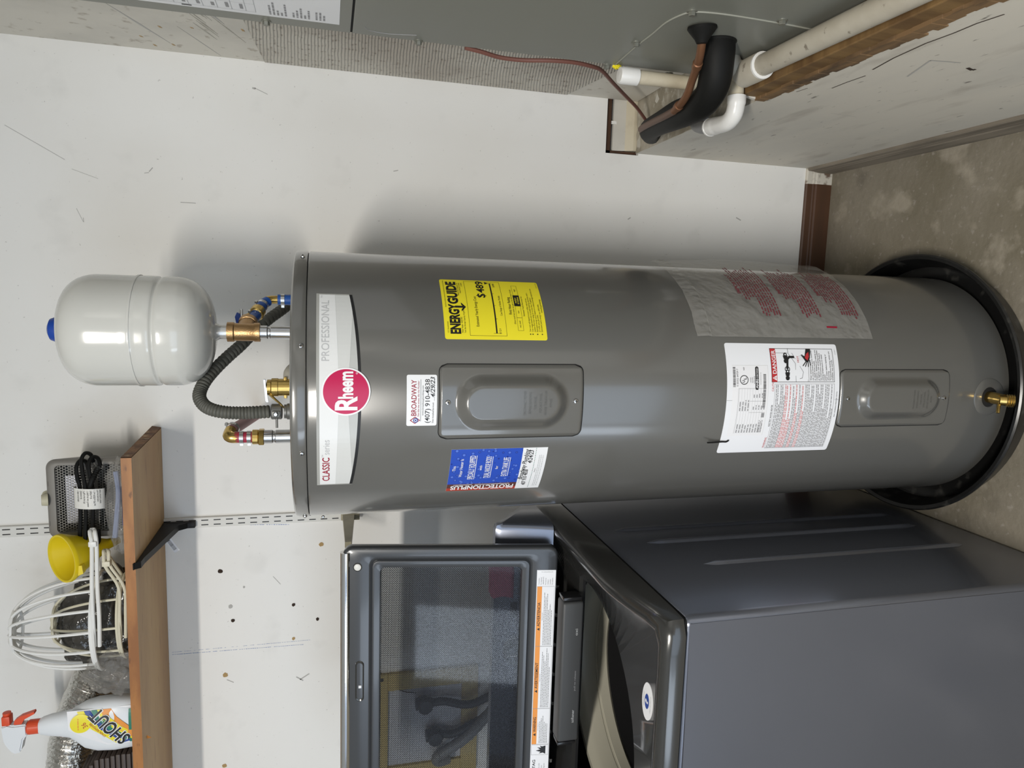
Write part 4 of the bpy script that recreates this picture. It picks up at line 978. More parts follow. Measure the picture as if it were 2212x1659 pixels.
# energy sticker on the deck: oval
c = at(1399, 1515, 'z', .9235); n_ = Vector((0, -.06, 1)).normalized()
def deckmap(x, y, off):
    yy = c.y+y; return (c.x+x, yy, .9302+(.937-.9302)*0+zdeck(c.x+x, yy)+off)
def zdeck(x, y):
    # surface between rim (L5) and opening (L6) along the front
    y5 = WF-.002+.036; z5 = ztop(y5)-.010; dx = x-OC.x; y6 = OC.y-math.sqrt(max(0, (OR*1.02)**2-dx*dx)); t = min(1, max(0, (y-y5)/max(1e-3, y6-y5)))
    return (z5+(.927-z5)*t)-.9302
ov = MB(); V = [deckmap(0, 0, .0016)]+[deckmap(.034*math.cos(2*PI*i/40), .0185*math.sin(2*PI*i/40), .0012) for i in range(40)]+[deckmap(.034*math.cos(2*PI*i/40), .0185*math.sin(2*PI*i/40), 0) for i in range(40)]
ov.add(V, [(0, 1+i, 1+(i+1) % 40) for i in range(40)]+[(1+i, 41+i, 41+(i+1) % 40, 1+(i+1) % 40) for i in range(40)])
ovs = ov.build('oval_sticker', 'paper_white', WM, smooth=False)
ink = Ink(deckmap)
ink.disc('ink_blue', 0, 0, .0135, .0020, 28, ry=.0075); ink.text('ink_white', '?', 0, -.0045, .0090, w=.0085, al='c', bold=.03, off=.0024)
ink.text('ink_light', 'QUESTIONS?', 0, .0100, .0030, w=.026, al='c', off=.0020); ink.text('ink_light', 'CALL OR VISIT US', 0, -.0135, .0028, w=.030, al='c', off=.0020)
ink.build(ovs)
# dispenser bar behind the opening
DB = MB().box(-.978, -.655, 1.352, 1.392, .926, .974, bev=.006, seg=3).build('dispenser_bar', 'bar_grey', WM)
ink = Ink(lambda x, y, off: (-.978+x, 1.352-off, .926+y))
ink.text('ink_light', 'softener', .045, .013, .0062, w=.030, off=.0006)
ink.text('ink_grey', 'pull to release', .12, .0125, .0040, w=.046, off=.0006); ink.text('ink_light', 'oxi', .2480, .0125, .0060, w=.015, off=.0006)
ink.build(DB)
for x in (-.984, -.649): MB().box(x-.004, x+.004, 1.356, 1.39, .93, .972, bev=.002).build('hinge_block', 'washer_black', WM)
# back console with knob and lettering
CONF = [(1.471, .962), (1.4925, 1.079), (1.500, 1.092), (1.515, 1.094), (1.535, 1.075), (1.640, .990), (1.660, .962)]
V0 = [(WX0+.008, y, z) for y, z in CONF]
co = MB()
nC = len(CONF)
xsC = [(WX1-.006, 0.0), (WX1-.0015, .006), (WX1+.0, .016)]
def cshape(x, ins): return [(x, y+(ins if y < 1.5 else -ins*.6), z-(ins*.5 if z > 1.0 else 0)) for y, z in CONF]
LPs = [cshape(WX0, .012), cshape(WX0+.004, .004), cshape(WX0+.014, 0), cshape(WX1-.014, 0), cshape(WX1-.004, .004), cshape(WX1, .012)]
co.loops(LPs, cap0=True, cap1=True); con = co.build('console', 'washer_grey', WM, angle=50)
nrm = Vector((0, -(1.079-.962), (1.4925-1.471))).normalized(); upv = Vector((0, 1.4925-1.471, 1.079-.962)).normalized()
def conmap(x, y, off): return Vector((x, 1.471, .962))+upv*y+nrm*off
kb = conmap(-.823, .078, 0)
MB().lathe([(.030, -.004), (.030, .010), (.026, .013), (.0245, .026), (.022, .028), (0, .028)], kb, nrm, 36, caps=False).build('dial_knob', 'washer_dark', con)
MB().lathe([(.0315, -.002), (.0315, .004), (.0300, .005), (.0300, -.002)], kb, nrm, 40, caps=False).build('dial_ring', 'chrome', con)
b = MB(); q = [conmap(-.823+dx, .078+dy, .0285) for dx, dy in ((-.0012, 0), (.0012, 0), (.0012, .022), (-.0012, .022))]; b.add(q, [(0, 1, 2, 3)]).build('dial_mark', 'ink_white', con, smooth=False)
q = conmap(-.915, .078, 0); MB().lathe([(.006, -.002), (.006, .004), (0, .004)], q, nrm, 20, caps=False).build('start_button', 'chrome', con)
ink = Ink(conmap); ink.text('ink_black', 'MAYTAG', -1.045, .072, .0135, w=.055, bold=.02, shear=.2, off=.0006)
for k, (xx, yy, ww) in enumerate([(-.765, .100, .018), (-.762, .090, .014), (-.758, .080, .016), (-.765, .070, .012), (-.90, .102, .018), (-.895, .055, .014), (-.885, .045, .010)]): ink.words('ink_light', xx, xx+ww, yy, .0016, .0006)
ink.rect('ink_black', -.742, .078, -.706, .094, .0006); ink.text('ink_black', '15', -.716, .045, .006, w=.008, off=.0006)
ink.build(con)
# lid, hinged at the back and leaning on the console
LD = Vector((0, .075, .458)).normalized(); LN = Vector((0, -LD.z, LD.y)); LO = Vector((0, 1.405, .972)); LX0, LX1, LH = -1.180, -.5485, .466
def lidmap(x, y, off): return Vector((x, LO.y, LO.z))+LD*y+LN*off
def lid_loop(i0, r, off, yb=0.0, n=8):
    x0, x1, y0, y1 = LX0+i0, LX1-i0, yb, LH-i0; P = []
    for (cx, cy, a0) in ((x1-r, y1-r, 0), (x0+r, y1-r, PI/2), (x0+r, y0+r, PI), (x1-r, y0+r, 1.5*PI)):
        for i in range(n+1): a = a0+PI/2*i/n; P.append(lidmap(cx+r*math.cos(a), cy+r*math.sin(a), off))
    return P
def win(i, r, off, n=8):
    x0, x1, y0, y1 = -1.128+i, -.576-i, .060+i, .4045-i; P = []
    for (cx, cy, a0) in ((x1-r, y1-r, 0), (x0+r, y1-r, PI/2), (x0+r, y0+r, PI), (x1-r, y0+r, 1.5*PI)):
        for k in range(n+1): a = a0+PI/2*k/n; P.append(lidmap(cx+r*math.cos(a), cy+r*math.sin(a), off))
    return P
b = MB().loops([lid_loop(.004, .016, -.028, .004), lid_loop(0, .020, -.022), lid_loop(0, .020, -.004), lid_loop(.003, .018, 0, .003), lid_loop(.006, .016, .0012, .006), win(-.006, .018, .0012), win(-.003, .016, .0), win(.000, .014, -.0035), win(.003, .013, .002), win(.006, .012, .0025), win(.018, .010, -.001), win(.0195, .010, -.006), win(.0195, .010, -.024), lid_loop(.012, .012, -.028, .012), lid_loop(.004, .016, -.028, .004)])
lid = b.build('lid', 'lid_grey', WM, angle=40)
MB().loops([win(.0175, .010, -.010), win(.0175, .010, -.014)], cap0=True, cap1=True).build('lid_glass', 'dotted_glass', lid, smooth=False)
# bright folded top edge of the lid
b = MB().tube([lidmap(LX0+.02, LH-.0065, -.006), lidmap(LX1-.012, LH-.0065, -.006)], .0122, 14); b.build('lid_edge_trim', 'chrome', lid)
# bumper, handle slot
bmp = lidmap(-.5915, .4335, 0); MB().lathe([(.0075, 0), (.0075, .003), (.0055, .0042), (0, .0042)], bmp, LN, 18, caps=False).build('rubber_bumper', 'rail_white', lid)
MB().lathe([(.0095, .0002), (.0095, .0022), (.0078, .0030), (.0078, .0002)], bmp, LN, 20, caps=False).build('bumper_ring', 'washer_dark', lid)
def slot(x0, x1, y, r, off):
    P = [];
    for i in range(13): a = -PI/2+PI*i/12; P.append(lidmap(x1-r+r*math.cos(a), y+r*math.sin(a), off))
    for i in range(13): a = PI/2+PI*i/12; P.append(lidmap(x0+r+r*math.cos(a), y+r*math.sin(a), off))
    return P
MB().loops([slot(-.900, -.805, .4285, .0095, .0014), slot(-.898, -.807, .4285, .0085, .0028), slot(-.895, -.810, .4285, .0065, .0018), slot(-.893, -.812, .4285, .0050, -.003)], cap1=True).build('handle_slot', 'washer_dark', lid)
MB().box(-.868, -.862, *sorted((lidmap(0, .4285, 0).y-.003, lidmap(0, .4285, 0).y+.001)), lidmap(0, .4250, 0).z, lidmap(0, .4310, 0).z).build('latch_tab', 'ink_white', lid, smooth=False)
# clips on the lid's side and lower edge
for x in (-.640, -.705, -.775, -.845, -.915, -.985, -1.055):
    MB().box(x-.004, x+.004, LO.y-.003, LO.y+.004, LO.z-.004, LO.z+.001).build('edge_clip', 'chrome', lid, smooth=False)
# warning sticker along the lower edge of the lid
sx0, sx1, sy0, sy1 = -1.160, -.6005, .0035, .0455
b = MB(); q = [lidmap(x, y, o) for o in (.0013, .0018) for x, y in ((sx0, sy0), (sx1, sy0), (sx1, sy1), (sx0, sy1))]
b.add(q, [(0, 1, 2, 3), (4, 5, 6, 7), (0, 1, 5, 4), (1, 2, 6, 5), (2, 3, 7, 6), (3, 0, 4, 7)]); ws = b.build('warning_sticker', 'paper_white', lid, smooth=False)
ink = Ink(lambda x, y, off: lidmap(sx0+x, sy0+y, off+.0012)); W_ = sx1-sx0; H_ = sy1-sy0; rgp = random.Random(8)
XA, XB, XC_, XD = (-1.014-sx0), (-.927-sx0), (-.778-sx0), (-.638-sx0)
ink.rect('ink_orange', XA, H_-.0125, XD, H_-.0015, .0008)
for x0, x1, l, ww in ((XA, XB, 'WARNING', .036), (XB, XC_, 'AVERTISSEMENT', .062), (XC_, XD, 'ADVERTENCIA', .056)):
    ink.frame('ink_grey', x0, .0015, x1, H_-.0015, .0005, .0009); c_ = (x0+x1)/2
    ink.text('ink_black', l, c_-ww/2+.005, H_-.0100, .0060, w=ww, bold=.012, off=.0011); ink.poly('ink_black', [(c_-ww/2-.005, H_-.0100), (c_-ww/2+.002, H_-.0100), (c_-ww/2-.0015, H_-.0040)], .0011)
    ink.text('ink_grey', {'WARNING': 'Fire Hazard', 'AVERTISSEMENT': 'Risque d\u2019incendie', 'ADVERTENCIA': 'Peligro de Incendio'}[l], c_, H_-.0158, .0018, w=.018, al='c', off=.001)
    for k in range(6): ink.words('ink_grey', x0+.003, x1-.003, H_-.0195-k*.0033, .0014, .001, rng=rgp, fill=rgp.uniform(.55, 1))
ink.frame('ink_grey', XA-.026, .0015, XA-.001, H_-.0015, .0005, .0009)
fx = XA-.0135; ink.poly('ink_black', [(fx-.010, .008), (fx+.010, .008), (fx+.008, .016), (fx+.010, .021), (fx+.005, .018), (fx+.006, .027), (fx+.001, .020), (fx-.002, .030), (fx-.005, .019), (fx-.009, .023), (fx-.007, .014)], .0010)
ink.text('ink_black', 'MAYTAG', XA-.082, H_-.0115, .0062, w=.044, bold=.012, off=.0010)
for k, l in enumerate(['1-800-344-1274', 'By Internet', 'www.maytag.com']): ink.text('ink_grey', l, XA-.060, .020-k*.0055, .0026, w=(.026, .016, .026)[k], al='c', off=.001)
for k, l in enumerate(['Consommateur', 'Par telephone', '1-800-807-6777', 'Par Internet', 'maytag.ca', 'Consumidor', 'Por telefono']): ink.text('ink_grey', l, XD+.004, H_-.006-k*.0050, .0024, w=.0013*len(l), off=.001)
ink.text('ink_grey', 'W10607427 A', XD+.034, .006, .0018, w=.026, rot=PI/2, off=.001)
ink.build(ws)

# ------------------------------------------------------------------ behind the lid: laundry outlet box with valves and hoses, cloth
BX0, BX1, BZ0, BZ1 = -1.385, -1.063, 1.043, 1.334
OB = thing('laundry_outlet_box', 'yellowed laundry outlet box in the wall behind the washing machine lid', 'outlet box', ((BX0+BX1)/2, WY, BZ0))
b = MB(); ix0, ix1, iz0, iz1 = -1.345, -1.113, 1.090, 1.300
b.box(BX0, BX1, WY-.014, WY-.0005, iz1, BZ1, bev=.002).box(BX0, BX1, WY-.014, WY-.0005, BZ0, iz0, bev=.002).box(BX0, ix0, WY-.014, WY-.0005, iz0, iz1, bev=.002).box(ix1, BX1, WY-.014, WY-.0005, iz0, iz1, bev=.002); b.build('frame', 'box_yellow', OB, smooth=False)
MB().box(ix0, ix1, WY-.004, WY-.0005, iz0, iz1).build('back_plate', 'box_inside', OB, smooth=False)
for x in (-1.372, -1.076): MB().lathe([(.005, 0), (.005, .002), (0, .003)], (x, WY-.014, 1.318), (0, -1, 0), 12, caps=False).build('screw', 'valve_black', OB)
for k, x in enumerate((-1.150, -1.250)):
    hv = MB().lathe([(.017, 0), (.017, .014), (.022, .016), (.022, .030), (.014, .032), (.014, .046)], (x, WY-.030, 1.225-.03*k), (0, 0, -1), 14); v_ = hv.build('valve', 'valve_black', OB)
    MB().cyl((x, WY-.004, 1.205-.03*k), (x, WY-.030, 1.205-.03*k), .009, 12).build('valve_inlet', 'brass', v_)
    MB().lathe([(.008, 0), (.020, .004), (.022, .010), (.020, .016), (.006, .018)], (x, WY-.040, 1.200-.03*k), (0, -1, 0), 10).build('valve_handle', 'valve_black', v_)
    z0_ = 1.18-.03*k
    path = [(x, WY-.030, z0_), (x, WY-.034, z0_-.04), (x-.01+.05*k, WY-.045, z0_-.11), (x+.03+.04*k, WY-.055, z0_-.20), (x+.06, WY-.05, z0_-.32)]
    MB().tube(path, .011, 12, smooth=6).build('water_hose', 'valve_black', v_)
tag(MB().tube([(-1.325, WY-.035, 1.13), (-1.322, WY-.045, 1.16), (-1.305, WY-.05, 1.165), (-1.29, WY-.05, 1.14), (-1.255, WY-.05, 1.08), (-1.20, WY-.055, 1.03), (-1.14, WY-.06, .97), (-1.10, WY-.06, .86)], lambda t: .0150+.0006*math.sin(t*260), 14, smooth=10).build('drain_hose', 'hose_grey'), 'grey ribbed drain hose running down from the laundry outlet box', 'hose')
tag(MB().tube([(-1.127, WY-.012, 1.222), (-1.118, WY-.010, 1.26), (-1.09, WY-.006, 1.30), (-1.03, WY-.004, 1.34), (-.99, WY-.003, 1.35)], .0014, 6, smooth=6).build('thin_cable', 'black_plastic'), 'thin black cable curving up the wall from the laundry outlet box', 'cable')
# pink cloth lying over the right end of the console
V = []; Fs = []; nx, ny = 18, 22
for j in range(ny+1):
    for i in range(nx+1):
        x = -.690+.085*i/nx; t = j/ny
        prof_ = [(1.4895, 1.045), (1.4935, 1.083), (1.502, 1.0965), (1.516, 1.0985), (1.537, 1.080), (1.560, 1.060)]
        k = t*5; a = min(4, int(k)); f = k-a; y = prof_[a][0]+(prof_[a+1][0]-prof_[a][0])*f; z = prof_[a][1]+(prof_[a+1][1]-prof_[a][1])*f
        V.append((x+.004*math.sin(j*.7)+.014*(t-.5), y-.0035-.0025*noise.noise(Vector((x*60, t*6, 0))), z+.0035+.002*noise.noise(Vector((x*50, t*5, 4)))))
for j in range(ny):
    for i in range(nx): a = j*(nx+1)+i; Fs.append((a, a+1, a+nx+2, a+nx+1))
cl = MB().add(V, Fs).build('folded_cloth', 'cloth_pink', angle=180)
cl.modifiers.new('thick', 'SOLIDIFY').thickness = .003
tag(cl, 'pink cloth hanging over the console behind the lid glass', 'cloth')
# ------------------------------------------------------------------ shelf and its hardware
ZS, ZB, YF = 1.8795, 1.8590, 1.589   # shelf top, underside, front
b = MB()
V = [(-1.75, YF, ZB), (-.366, YF, ZB), (-.356, WY-.002, ZB), (-1.75, WY-.002, ZB), (-1.75, YF, ZS), (-.366, YF, ZS), (-.352, WY-.002, ZS), (-1.75, WY-.002, ZS)]
b.add(V, [(0, 1, 2, 3), (4, 5, 6, 7), (3, 2, 6, 7), (0, 3, 7, 4)], 0); b.add(V, [(0, 1, 5, 4)], 1)
rg = random.Random(6); E_ = []
for i in range(15):
    t = i/14
    for j in range(4):
        q = Vector(V[1]).lerp(Vector(V[2]), t).lerp(Vector(V[5]).lerp(Vector(V[6]), t), j/3); q.x += .0035*noise.noise(Vector((t*14, j*2.0, 2)))+.0015; E_.append(q)
b.add(E_, [(i*4+j, i*4+j+1, i*4+j+5, i*4+j+4) for i in range(14) for j in range(3)], 2)
tag(b.build('wall_shelf', ['pine', 'pine_edge', 'pine_end'], smooth=False), 'thick raw pine board shelf on metal brackets with a rough cut end', 'shelf')
# slotted wall standard
SX = -.600
b = MB().box(SX-.013, SX+.013, WY-.010, WY-.0005, 1.395, 2.50, bev=.0015)
std = tag(b.build('slotted_wall_rail', 'rail_white', smooth=False), 'white slotted metal rail screwed upright on the wall', 'rail')
b = MB(); z = 1.405
k = 0
while z < 2.48:
    for dx in (-.006, .006): b.box(SX+dx-.0013, SX+dx+.0013, WY-.0106, WY-.0098, z, z+.0165)
    z += .0292
b.build('rail_slots', 'ink_black', std, smooth=False)['kind'] = 'stuff'
for z in (1.474, 2.02): MB().lathe([(.004, 0), (.004, .001), (.002, .003), (0, .003)], (SX, WY-.010, z), (0, -1, 0), 12, caps=False).build('screw', 'screw_steel', std)
# black bracket under the shelf
b = MB(); x0, x1 = SX-.0085, SX+.0055
prof = [(WY-.011, ZB-.001), (WY-.011, ZB-.072), (WY-.020, ZB-.074), (WY-.024, ZB-.058), (WY-.040, ZB-.040), (YF+.030, ZB-.011), (YF+.004, ZB-.010), (YF-.006, ZB+.004), (YF-.0075, ZB+.002), (YF+.002, ZB-.0010)]
b.prism(prof, 'x', x0, x1); br = b.build('shelf_bracket', 'black_plastic', smooth=False)
tag(br, 'black pressed steel bracket carrying the pine shelf', 'bracket')
MB().box(x0-.001, x1+.001, WY-.0245, WY-.0100, ZB-.075, ZB-.006, bev=.003).build('bracket_hook', 'black_plastic', br)
# paper tag with bar code on the bracket
tg0 = at(360, 1162, 'y', 1.775); tg1 = at(383, 1191, 'y', 1.775)
dv_ = (tg1-tg0); nn = Vector((-dv_.z, 0, dv_.x)).normalized()*.0065
b = MB(); q = [tg0-nn, tg1-nn, tg1+nn, tg0+nn]; o_ = Vector((0, -.0006, 0)); b.add([*q, *[p+o_ for p in q]], [(0, 1, 2, 3), (4, 5, 6, 7), (0, 1, 5, 4), (1, 2, 6, 5), (2, 3, 7, 6), (3, 0, 4, 7)]); tgo = b.build('price_tag', 'paper_white', br, smooth=False)
b = MB(); rg = random.Random(1)
for k in range(16):
    t = .14+.72*k/16; w_ = rg.choice((.012, .02, .03)); p0 = tg0+dv_*t; p1 = tg0+dv_*(t+w_); b.add([p0-nn*.7+o_*1.6, p1-nn*.7+o_*1.6, p1+nn*.5+o_*1.6, p0+nn*.5+o_*1.6], [(0, 1, 2, 3)])
b.build('bar_code', 'ink_black', tgo, smooth=False)['kind'] = 'stuff'
# empty tan bracket lower on the rail
tipp = at(757, 1176, 'x', SX)
b = MB().prism([(WY-.011, 1.424), (WY-.011, 1.398), (WY-.014, 1.384), (WY-.020, 1.385), (WY-.026, 1.394), (tipp.y+.004, tipp.z-.003), (tipp.y-.001, tipp.z-.002), (tipp.y-.002, tipp.z+.013), (tipp.y+.001, tipp.z+.012)], 'x', SX-.007, SX+.007)
tb = b.build('shelf_bracket', 'tan_paint', smooth=False); tag(tb, 'empty tan painted bracket on the rail above the washing machine lid', 'bracket')
MB().box(SX-.009, SX+.009, WY-.0250, WY-.0102, 1.380, 1.428, bev=.002).build('bracket_hook', 'tan_paint', tb)

# ------------------------------------------------------------------ fan heater
hx0, hx1, hz0, hz1, hy0, hy1 = -.573, -.392, ZS+.002, 2.060, 1.700, 1.830
FH = thing('fan_heater', 'small grey fan heater with mesh front and black cord on the shelf', 'heater', ((hx0+hx1)/2, (hy0+hy1)/2, ZS))
def rr_xz(x0, x1, z0, z1, r, y, n=6):
    P = []
    for (cx, cz, a0) in ((x1-r, z1-r, 0), (x0+r, z1-r, PI/2), (x0+r, z0+r, PI), (x1-r, z0+r, 1.5*PI)):
        for i in range(n+1): a = a0+PI/2*i/n; P.append((cx+r*math.cos(a), y, cz+r*math.sin(a)))
    return P
gx0, gx1, gz0, gz1 = hx0+.016, hx1-.014, hz0+.02, hz1-.020
b = MB().loops([rr_xz(hx0+.026, hx1-.026, hz0, hz1-.016, .018, hy1-.010), rr_xz(hx0+.020, hx1-.020, hz0, hz1-.010, .02, hy1-.016), rr_xz(hx0, hx1, hz0, hz1, .02, hy0+.010), rr_xz(hx0+.003, hx1-.003, hz0+.003, hz1-.003, .018, hy0+.003), rr_xz(hx0+.009, hx1-.009, hz0+.009, hz1-.009, .014, hy0), rr_xz(gx0-.001, gx1+.001, gz0-.001, gz1+.001, .009, hy0+.001), rr_xz(gx0, gx1, gz0, gz1, .008, hy0+.006), rr_xz(gx0, gx1, gz0, gz1, .008, hy0+.060)], cap0=True, cap1=False)
hb = b.build('housing', 'fan_grey', FH, angle=45)
MB().box(gx0-.002, gx1+.002, hy0+.055, hy0+.062, gz0-.002, gz1+.002).build('inner_back', 'fan_dark', FH, smooth=False)
MB().box(-.545, -.435, hy0+.030, hy0+.034, 2.004, 2.030).build('reflector_plate', 'fan_plate', FH, smooth=False)
for k in range(7): MB().box(-.545, -.425, hy0+.030, hy0+.036, 1.990-.012*k, 1.9925-.012*k).build('heating_bar', 'fan_grey', FH, smooth=False)
V = rr_xz(gx0, gx1, gz0, gz1, .008, hy0+.0045); MB().add(V, [tuple(range(len(V)))]).build('mesh_grille', 'hex_mesh', FH, smooth=False)
MB().lathe([(.0155, 0), (.0155, .004), (.0135, .010), (.0120, .0125), (0, .0130)], (-.480, hy0+.022, hz1-.001), (0, 0, 1), 28, caps=False).build('control_knob', 'knob_cream', FH)
MB().lathe([(.0135, 0), (.0135, .003), (.012, .012), (.010, .0125), (0, .0125)], (-.4805, hy0+.002, hz1-.004), (0, -.35, 1), 24, caps=False).build('thermostat_knob', 'knob_cream', FH)
for x in (-.535, -.445): MB().box(x-.006, x+.006, hy0+.0015, hy0+.004, hz1-.010, hz1-.005, bev=.001).build('mode_mark', 'fan_dark', FH, smooth=False)
# folded power cord with its paper wrap
cz = 1.966; cy = 1.672
for k, (dz, dy, xl, xr) in enumerate(((.016, .000, -.565, -.392), (.004, -.006, -.572, -.375), (-.008, .000, -.578, -.385))):
    z = cz+dz
    path = [(xl+.030, cy+dy+.010, z-.004), (xl+.006, cy+dy+.006, z-.005), (xl, cy+dy, z), (xl+.012, cy+dy-.006, z+.004), (-.51, cy+dy-.006, z+.001), (-.45, cy+dy-.004, z), (xr-.035, cy+dy-.004, z+.004), (xr-.010, cy+dy, z+.006), (xr+.002, cy+dy+.010, z+.001), (xr-.004, cy+dy+.022, z-.006), (xr-.022, cy+dy+.03, z-.008)]
    MB().tube(path, .0042, 8, smooth=5).build('power_cord', 'black_rubber', FH)
MB().tube([(-.405, 1.668, 1.945), (-.42, 1.664, 1.952), (-.44, 1.664, 1.960), (-.46, 1.666, 1.962)], lambda t: .0058+.0008*math.sin(t*70), 10, smooth=8).build('strain_relief', 'black_rubber', FH)
V = []; Fs = []
for i in range(13):
    t = i/12; a = -PI*.5+PI*1.15*t
    for x in (-.492, -.447): V.append((x+.006*(t-.5), cy-.004-.014*math.cos(a), cz-.012*0-.002+.030*math.sin(a)))
for i in range(12): Fs.append((2*i, 2*i+1, 2*i+3, 2*i+2))
wr = MB().add(V, Fs).build('paper_wrap', 'rail_white', FH, angle=180)
ink = Ink(lambda x, y, off: (-.447-x, cy-.004-.014*math.cos(-PI*.5+PI*1.15*(.12+.6*y/.05))-off, cz-.002+.030*math.sin(-PI*.5+PI*1.15*(.12+.6*y/.05))))
for k, (l, ww) in enumerate([('RESET INSTRUCTIONS', .030), ('If the unit shuts down:', .026), ('1. Turn MODE to OFF and', .034), ('THERM to HI', .018), ('2. Unplug unit, wait 10 minutes', .036), ('3. Plug in and turn ON', .028), ('Questions call', .018), ('1-800-4-HOLMES', .024)]):
    V2, F2 = text2d(l); x0_ = min(p[0] for p in V2); x1_ = max(p[0] for p in V2)
    ink._put('ink_black', [((p[0]-x0_)/(x1_-x0_)*ww+.004, .004+k*.0052+p[1]*.0030/caph()) for p in V2], F2, .0006)
ink.build(wr)

# ------------------------------------------------------------------ clear bag with blue parts in front of the heater
def crumple(name, c, r, m, seed, amp=.25, n=48, squash=None, parent=None, sc=9):
    bm = bmesh.new(); bmesh.ops.create_icosphere(bm, subdivisions=5, radius=1)
    for v in bm.verts:
        p = v.co.normalized(); q = p*sc*.35+Vector((seed, 0, 0))
        d = 1+amp*noise.noise(q)-amp*.45*abs(noise.noise(q*1.7))-amp*.10*abs(noise.noise(q*3.6))
        w_ = Vector((c[0]+p.x*r[0]*d, c[1]+p.y*r[1]*d, c[2]+p.z*r[2]*d))
        if squash is not None: w_.z = max(w_.z, squash)
        v.co = w_
    return MB().bm(bm).build(name, m, parent, angle=40)
BG = thing('plastic_bag', 'crumpled clear plastic bag with blue parts lying in front of the fan heater', 'bag', (-.49, 1.635, ZS))
crumple('bag_film', (-.485, 1.636, ZS+.018), (.105, .026, .026), 'bag_clear', 3, .18, squash=ZS+.0008, parent=BG)
MB().tube([(-.405, 1.634, ZS+.022), (-.45, 1.632, ZS+.018), (-.50, 1.630, ZS+.022), (-.55, 1.630, ZS+.028)], .0055, 8, smooth=5).build('blue_rod', 'chalk_blue', BG)
MB().box(-.53, -.44, 1.642, 1.652, ZS+.006, ZS+.016, bev=.002).build('dark_part', 'ink_blue', BG)

# ------------------------------------------------------------------ yellow funnel, lying over the wire frames
ftop = at(152, 1207, 'y', 1.665); axf = (Vector((-.596, 1.700, 1.925))-ftop).normalized()
FN = thing('funnel', 'yellow plastic funnel resting on the white wire frames', 'funnel', (ftop.x, ftop.y, 1.93))
ro = .0525; h_ = .096
ax = Vector((.03, .72, -.69)).normalized(); o = Vector(at(134, 1207, 'y', 1.640))
MB().lathe([(ro-.0055, .004), (ro-.004, -.001), (ro, -.0015), (ro+.0012, .004), (ro, .008), (.0135, h_), (.0120, h_+.004), (.0075, h_+.030), (.0062, h_+.030), (.0105, h_+.003), (.0120, h_-.002), (ro-.0055, .004)], o, ax, 48, caps=False).build('cone', 'yellow_plastic', FN)
fy = ax.cross(Vector((1, 0, 0))).normalized()
lug = o+ax*.014-fy*0+Vector((-.018, -.040, -.022))
b = MB().prism([(lug.x-.010, lug.z-.008), (lug.x+.012, lug.z-.010), (lug.x+.012, lug.z-.016), (lug.x-.006, lug.z-.018)], 'y', lug.y-.004, lug.y+.012); b.build('hanging_lug', 'yellow_plastic', FN)

# ------------------------------------------------------------------ white wire cap frames
def cap_frame(c, a, bb, zr, ztop_, wire, m, label, nr=11, visor=True, ang0=0.0, tilt=0.0, vis_end=(.0, .0)):
    FR = thing('wire_cap_frame', label, 'wire frame', (c[0], c[1], zr), 'wire cap frames on the shelf')
    def P(t, k): # point on rib: t 0 at ring, 1 at crown
        an = ang0+2*PI*k/nr; h = ztop_-zr
        rr = .15+.85*max(0.0, math.cos(t*PI/2))**.85
        return Vector((c[0]+a*rr*math.cos(an)+tilt*t, c[1]+bb*rr*math.sin(an), zr+h*math.sin(t*PI/2)))
    for k in range(nr): MB().tube([P(t, k) for t in (0, .18, .36, .54, .70, .84, .94, 1.0)], wire, 7, smooth=3).build('rib', m, FR)
    for s_ in (1.0, 1.045): MB().tube([(c[0]+a*s_*math.cos(2*PI*i/28), c[1]+bb*s_*math.sin(2*PI*i/28), zr-.006*(s_ > 1.0)) for i in range(28)], wire*1.1, 7, closed=True, smooth=2).build('rim_ring', m, FR)
    MB().tube([P(1.0, k*nr/12.0) for k in range(12)], wire*1.2, 7, closed=True, smooth=2).build('crown_ring', m, FR)
    MB().tube([P(.80, k*nr/20.0)*1.0 for k in range(20)], wire, 7, closed=True, smooth=2).build('crown_band', m, FR)
    if visor:
        ex, ey, ez = vis_end
        for s_ in (0, 1):
            y0 = c[1]-bb*.98; path = [(c[0]-a*.30, y0+.004, zr-.006-.010*s_), (c[0]+a*.35, y0-.004, zr-.008-.012*s_), (c[0]+a*.95, y0+.004, zr-.006-.011*s_), (ex-.03, ey-.004+.004*s_, ez-.008*s_), (ex-.004, ey+.002, ez+.004-.010*s_), (ex, ey+.012, ez+.006-.008*s_), (ex-.012, ey+.026, ez+.004), (c[0]+a*.8, c[1]+bb*.3, zr)]
            MB().tube(path, wire*1.25, 8, smooth=5).build('visor_wire', m, FR)
        MB().box(ex-.030, ex-.018, ey-.008, ey+.008, ez-.010, ez+.006, bev=.002).build('visor_clip', m, FR)
    return FR
cap_frame((-.762, 1.690), .108, .068, 1.962, 2.135, .0034, 'coat_white', 'white plastic coated wire cap frame standing topmost of the wire frames', 14, True, .25, -.012, (-.535, 1.624, 1.950))
cap_frame((-.755, 1.692), .094, .062, 1.912, 2.055, .0028, 'coat_cream', 'cream wire cap frame nested below the white wire frame', 9, True, .5, -.01, (-.580, 1.622, 1.925))
# dark plastic bag inside and below the frames
DBG = thing('plastic_bag', 'dark crumpled plastic bag bulging inside the wire cap frames', 'bag', (-.80, 1.715, ZS))
crumple('bag_film', (-.785, 1.735, 1.958), (.125, .060, .104), 'bag_dark', 11, .22, squash=ZS+.0008, parent=DBG)
crumple('bag_tail', (-.868, 1.650, ZS+.046), (.052, .026, .062), 'bag_clear', 21, .30, squash=ZS+.0008, parent=DBG)
MB().box(-.84, -.70, 1.70, 1.76, ZS+.001, ZS+.06, bev=.006).build('dark_contents', 'slat_brown', DBG)

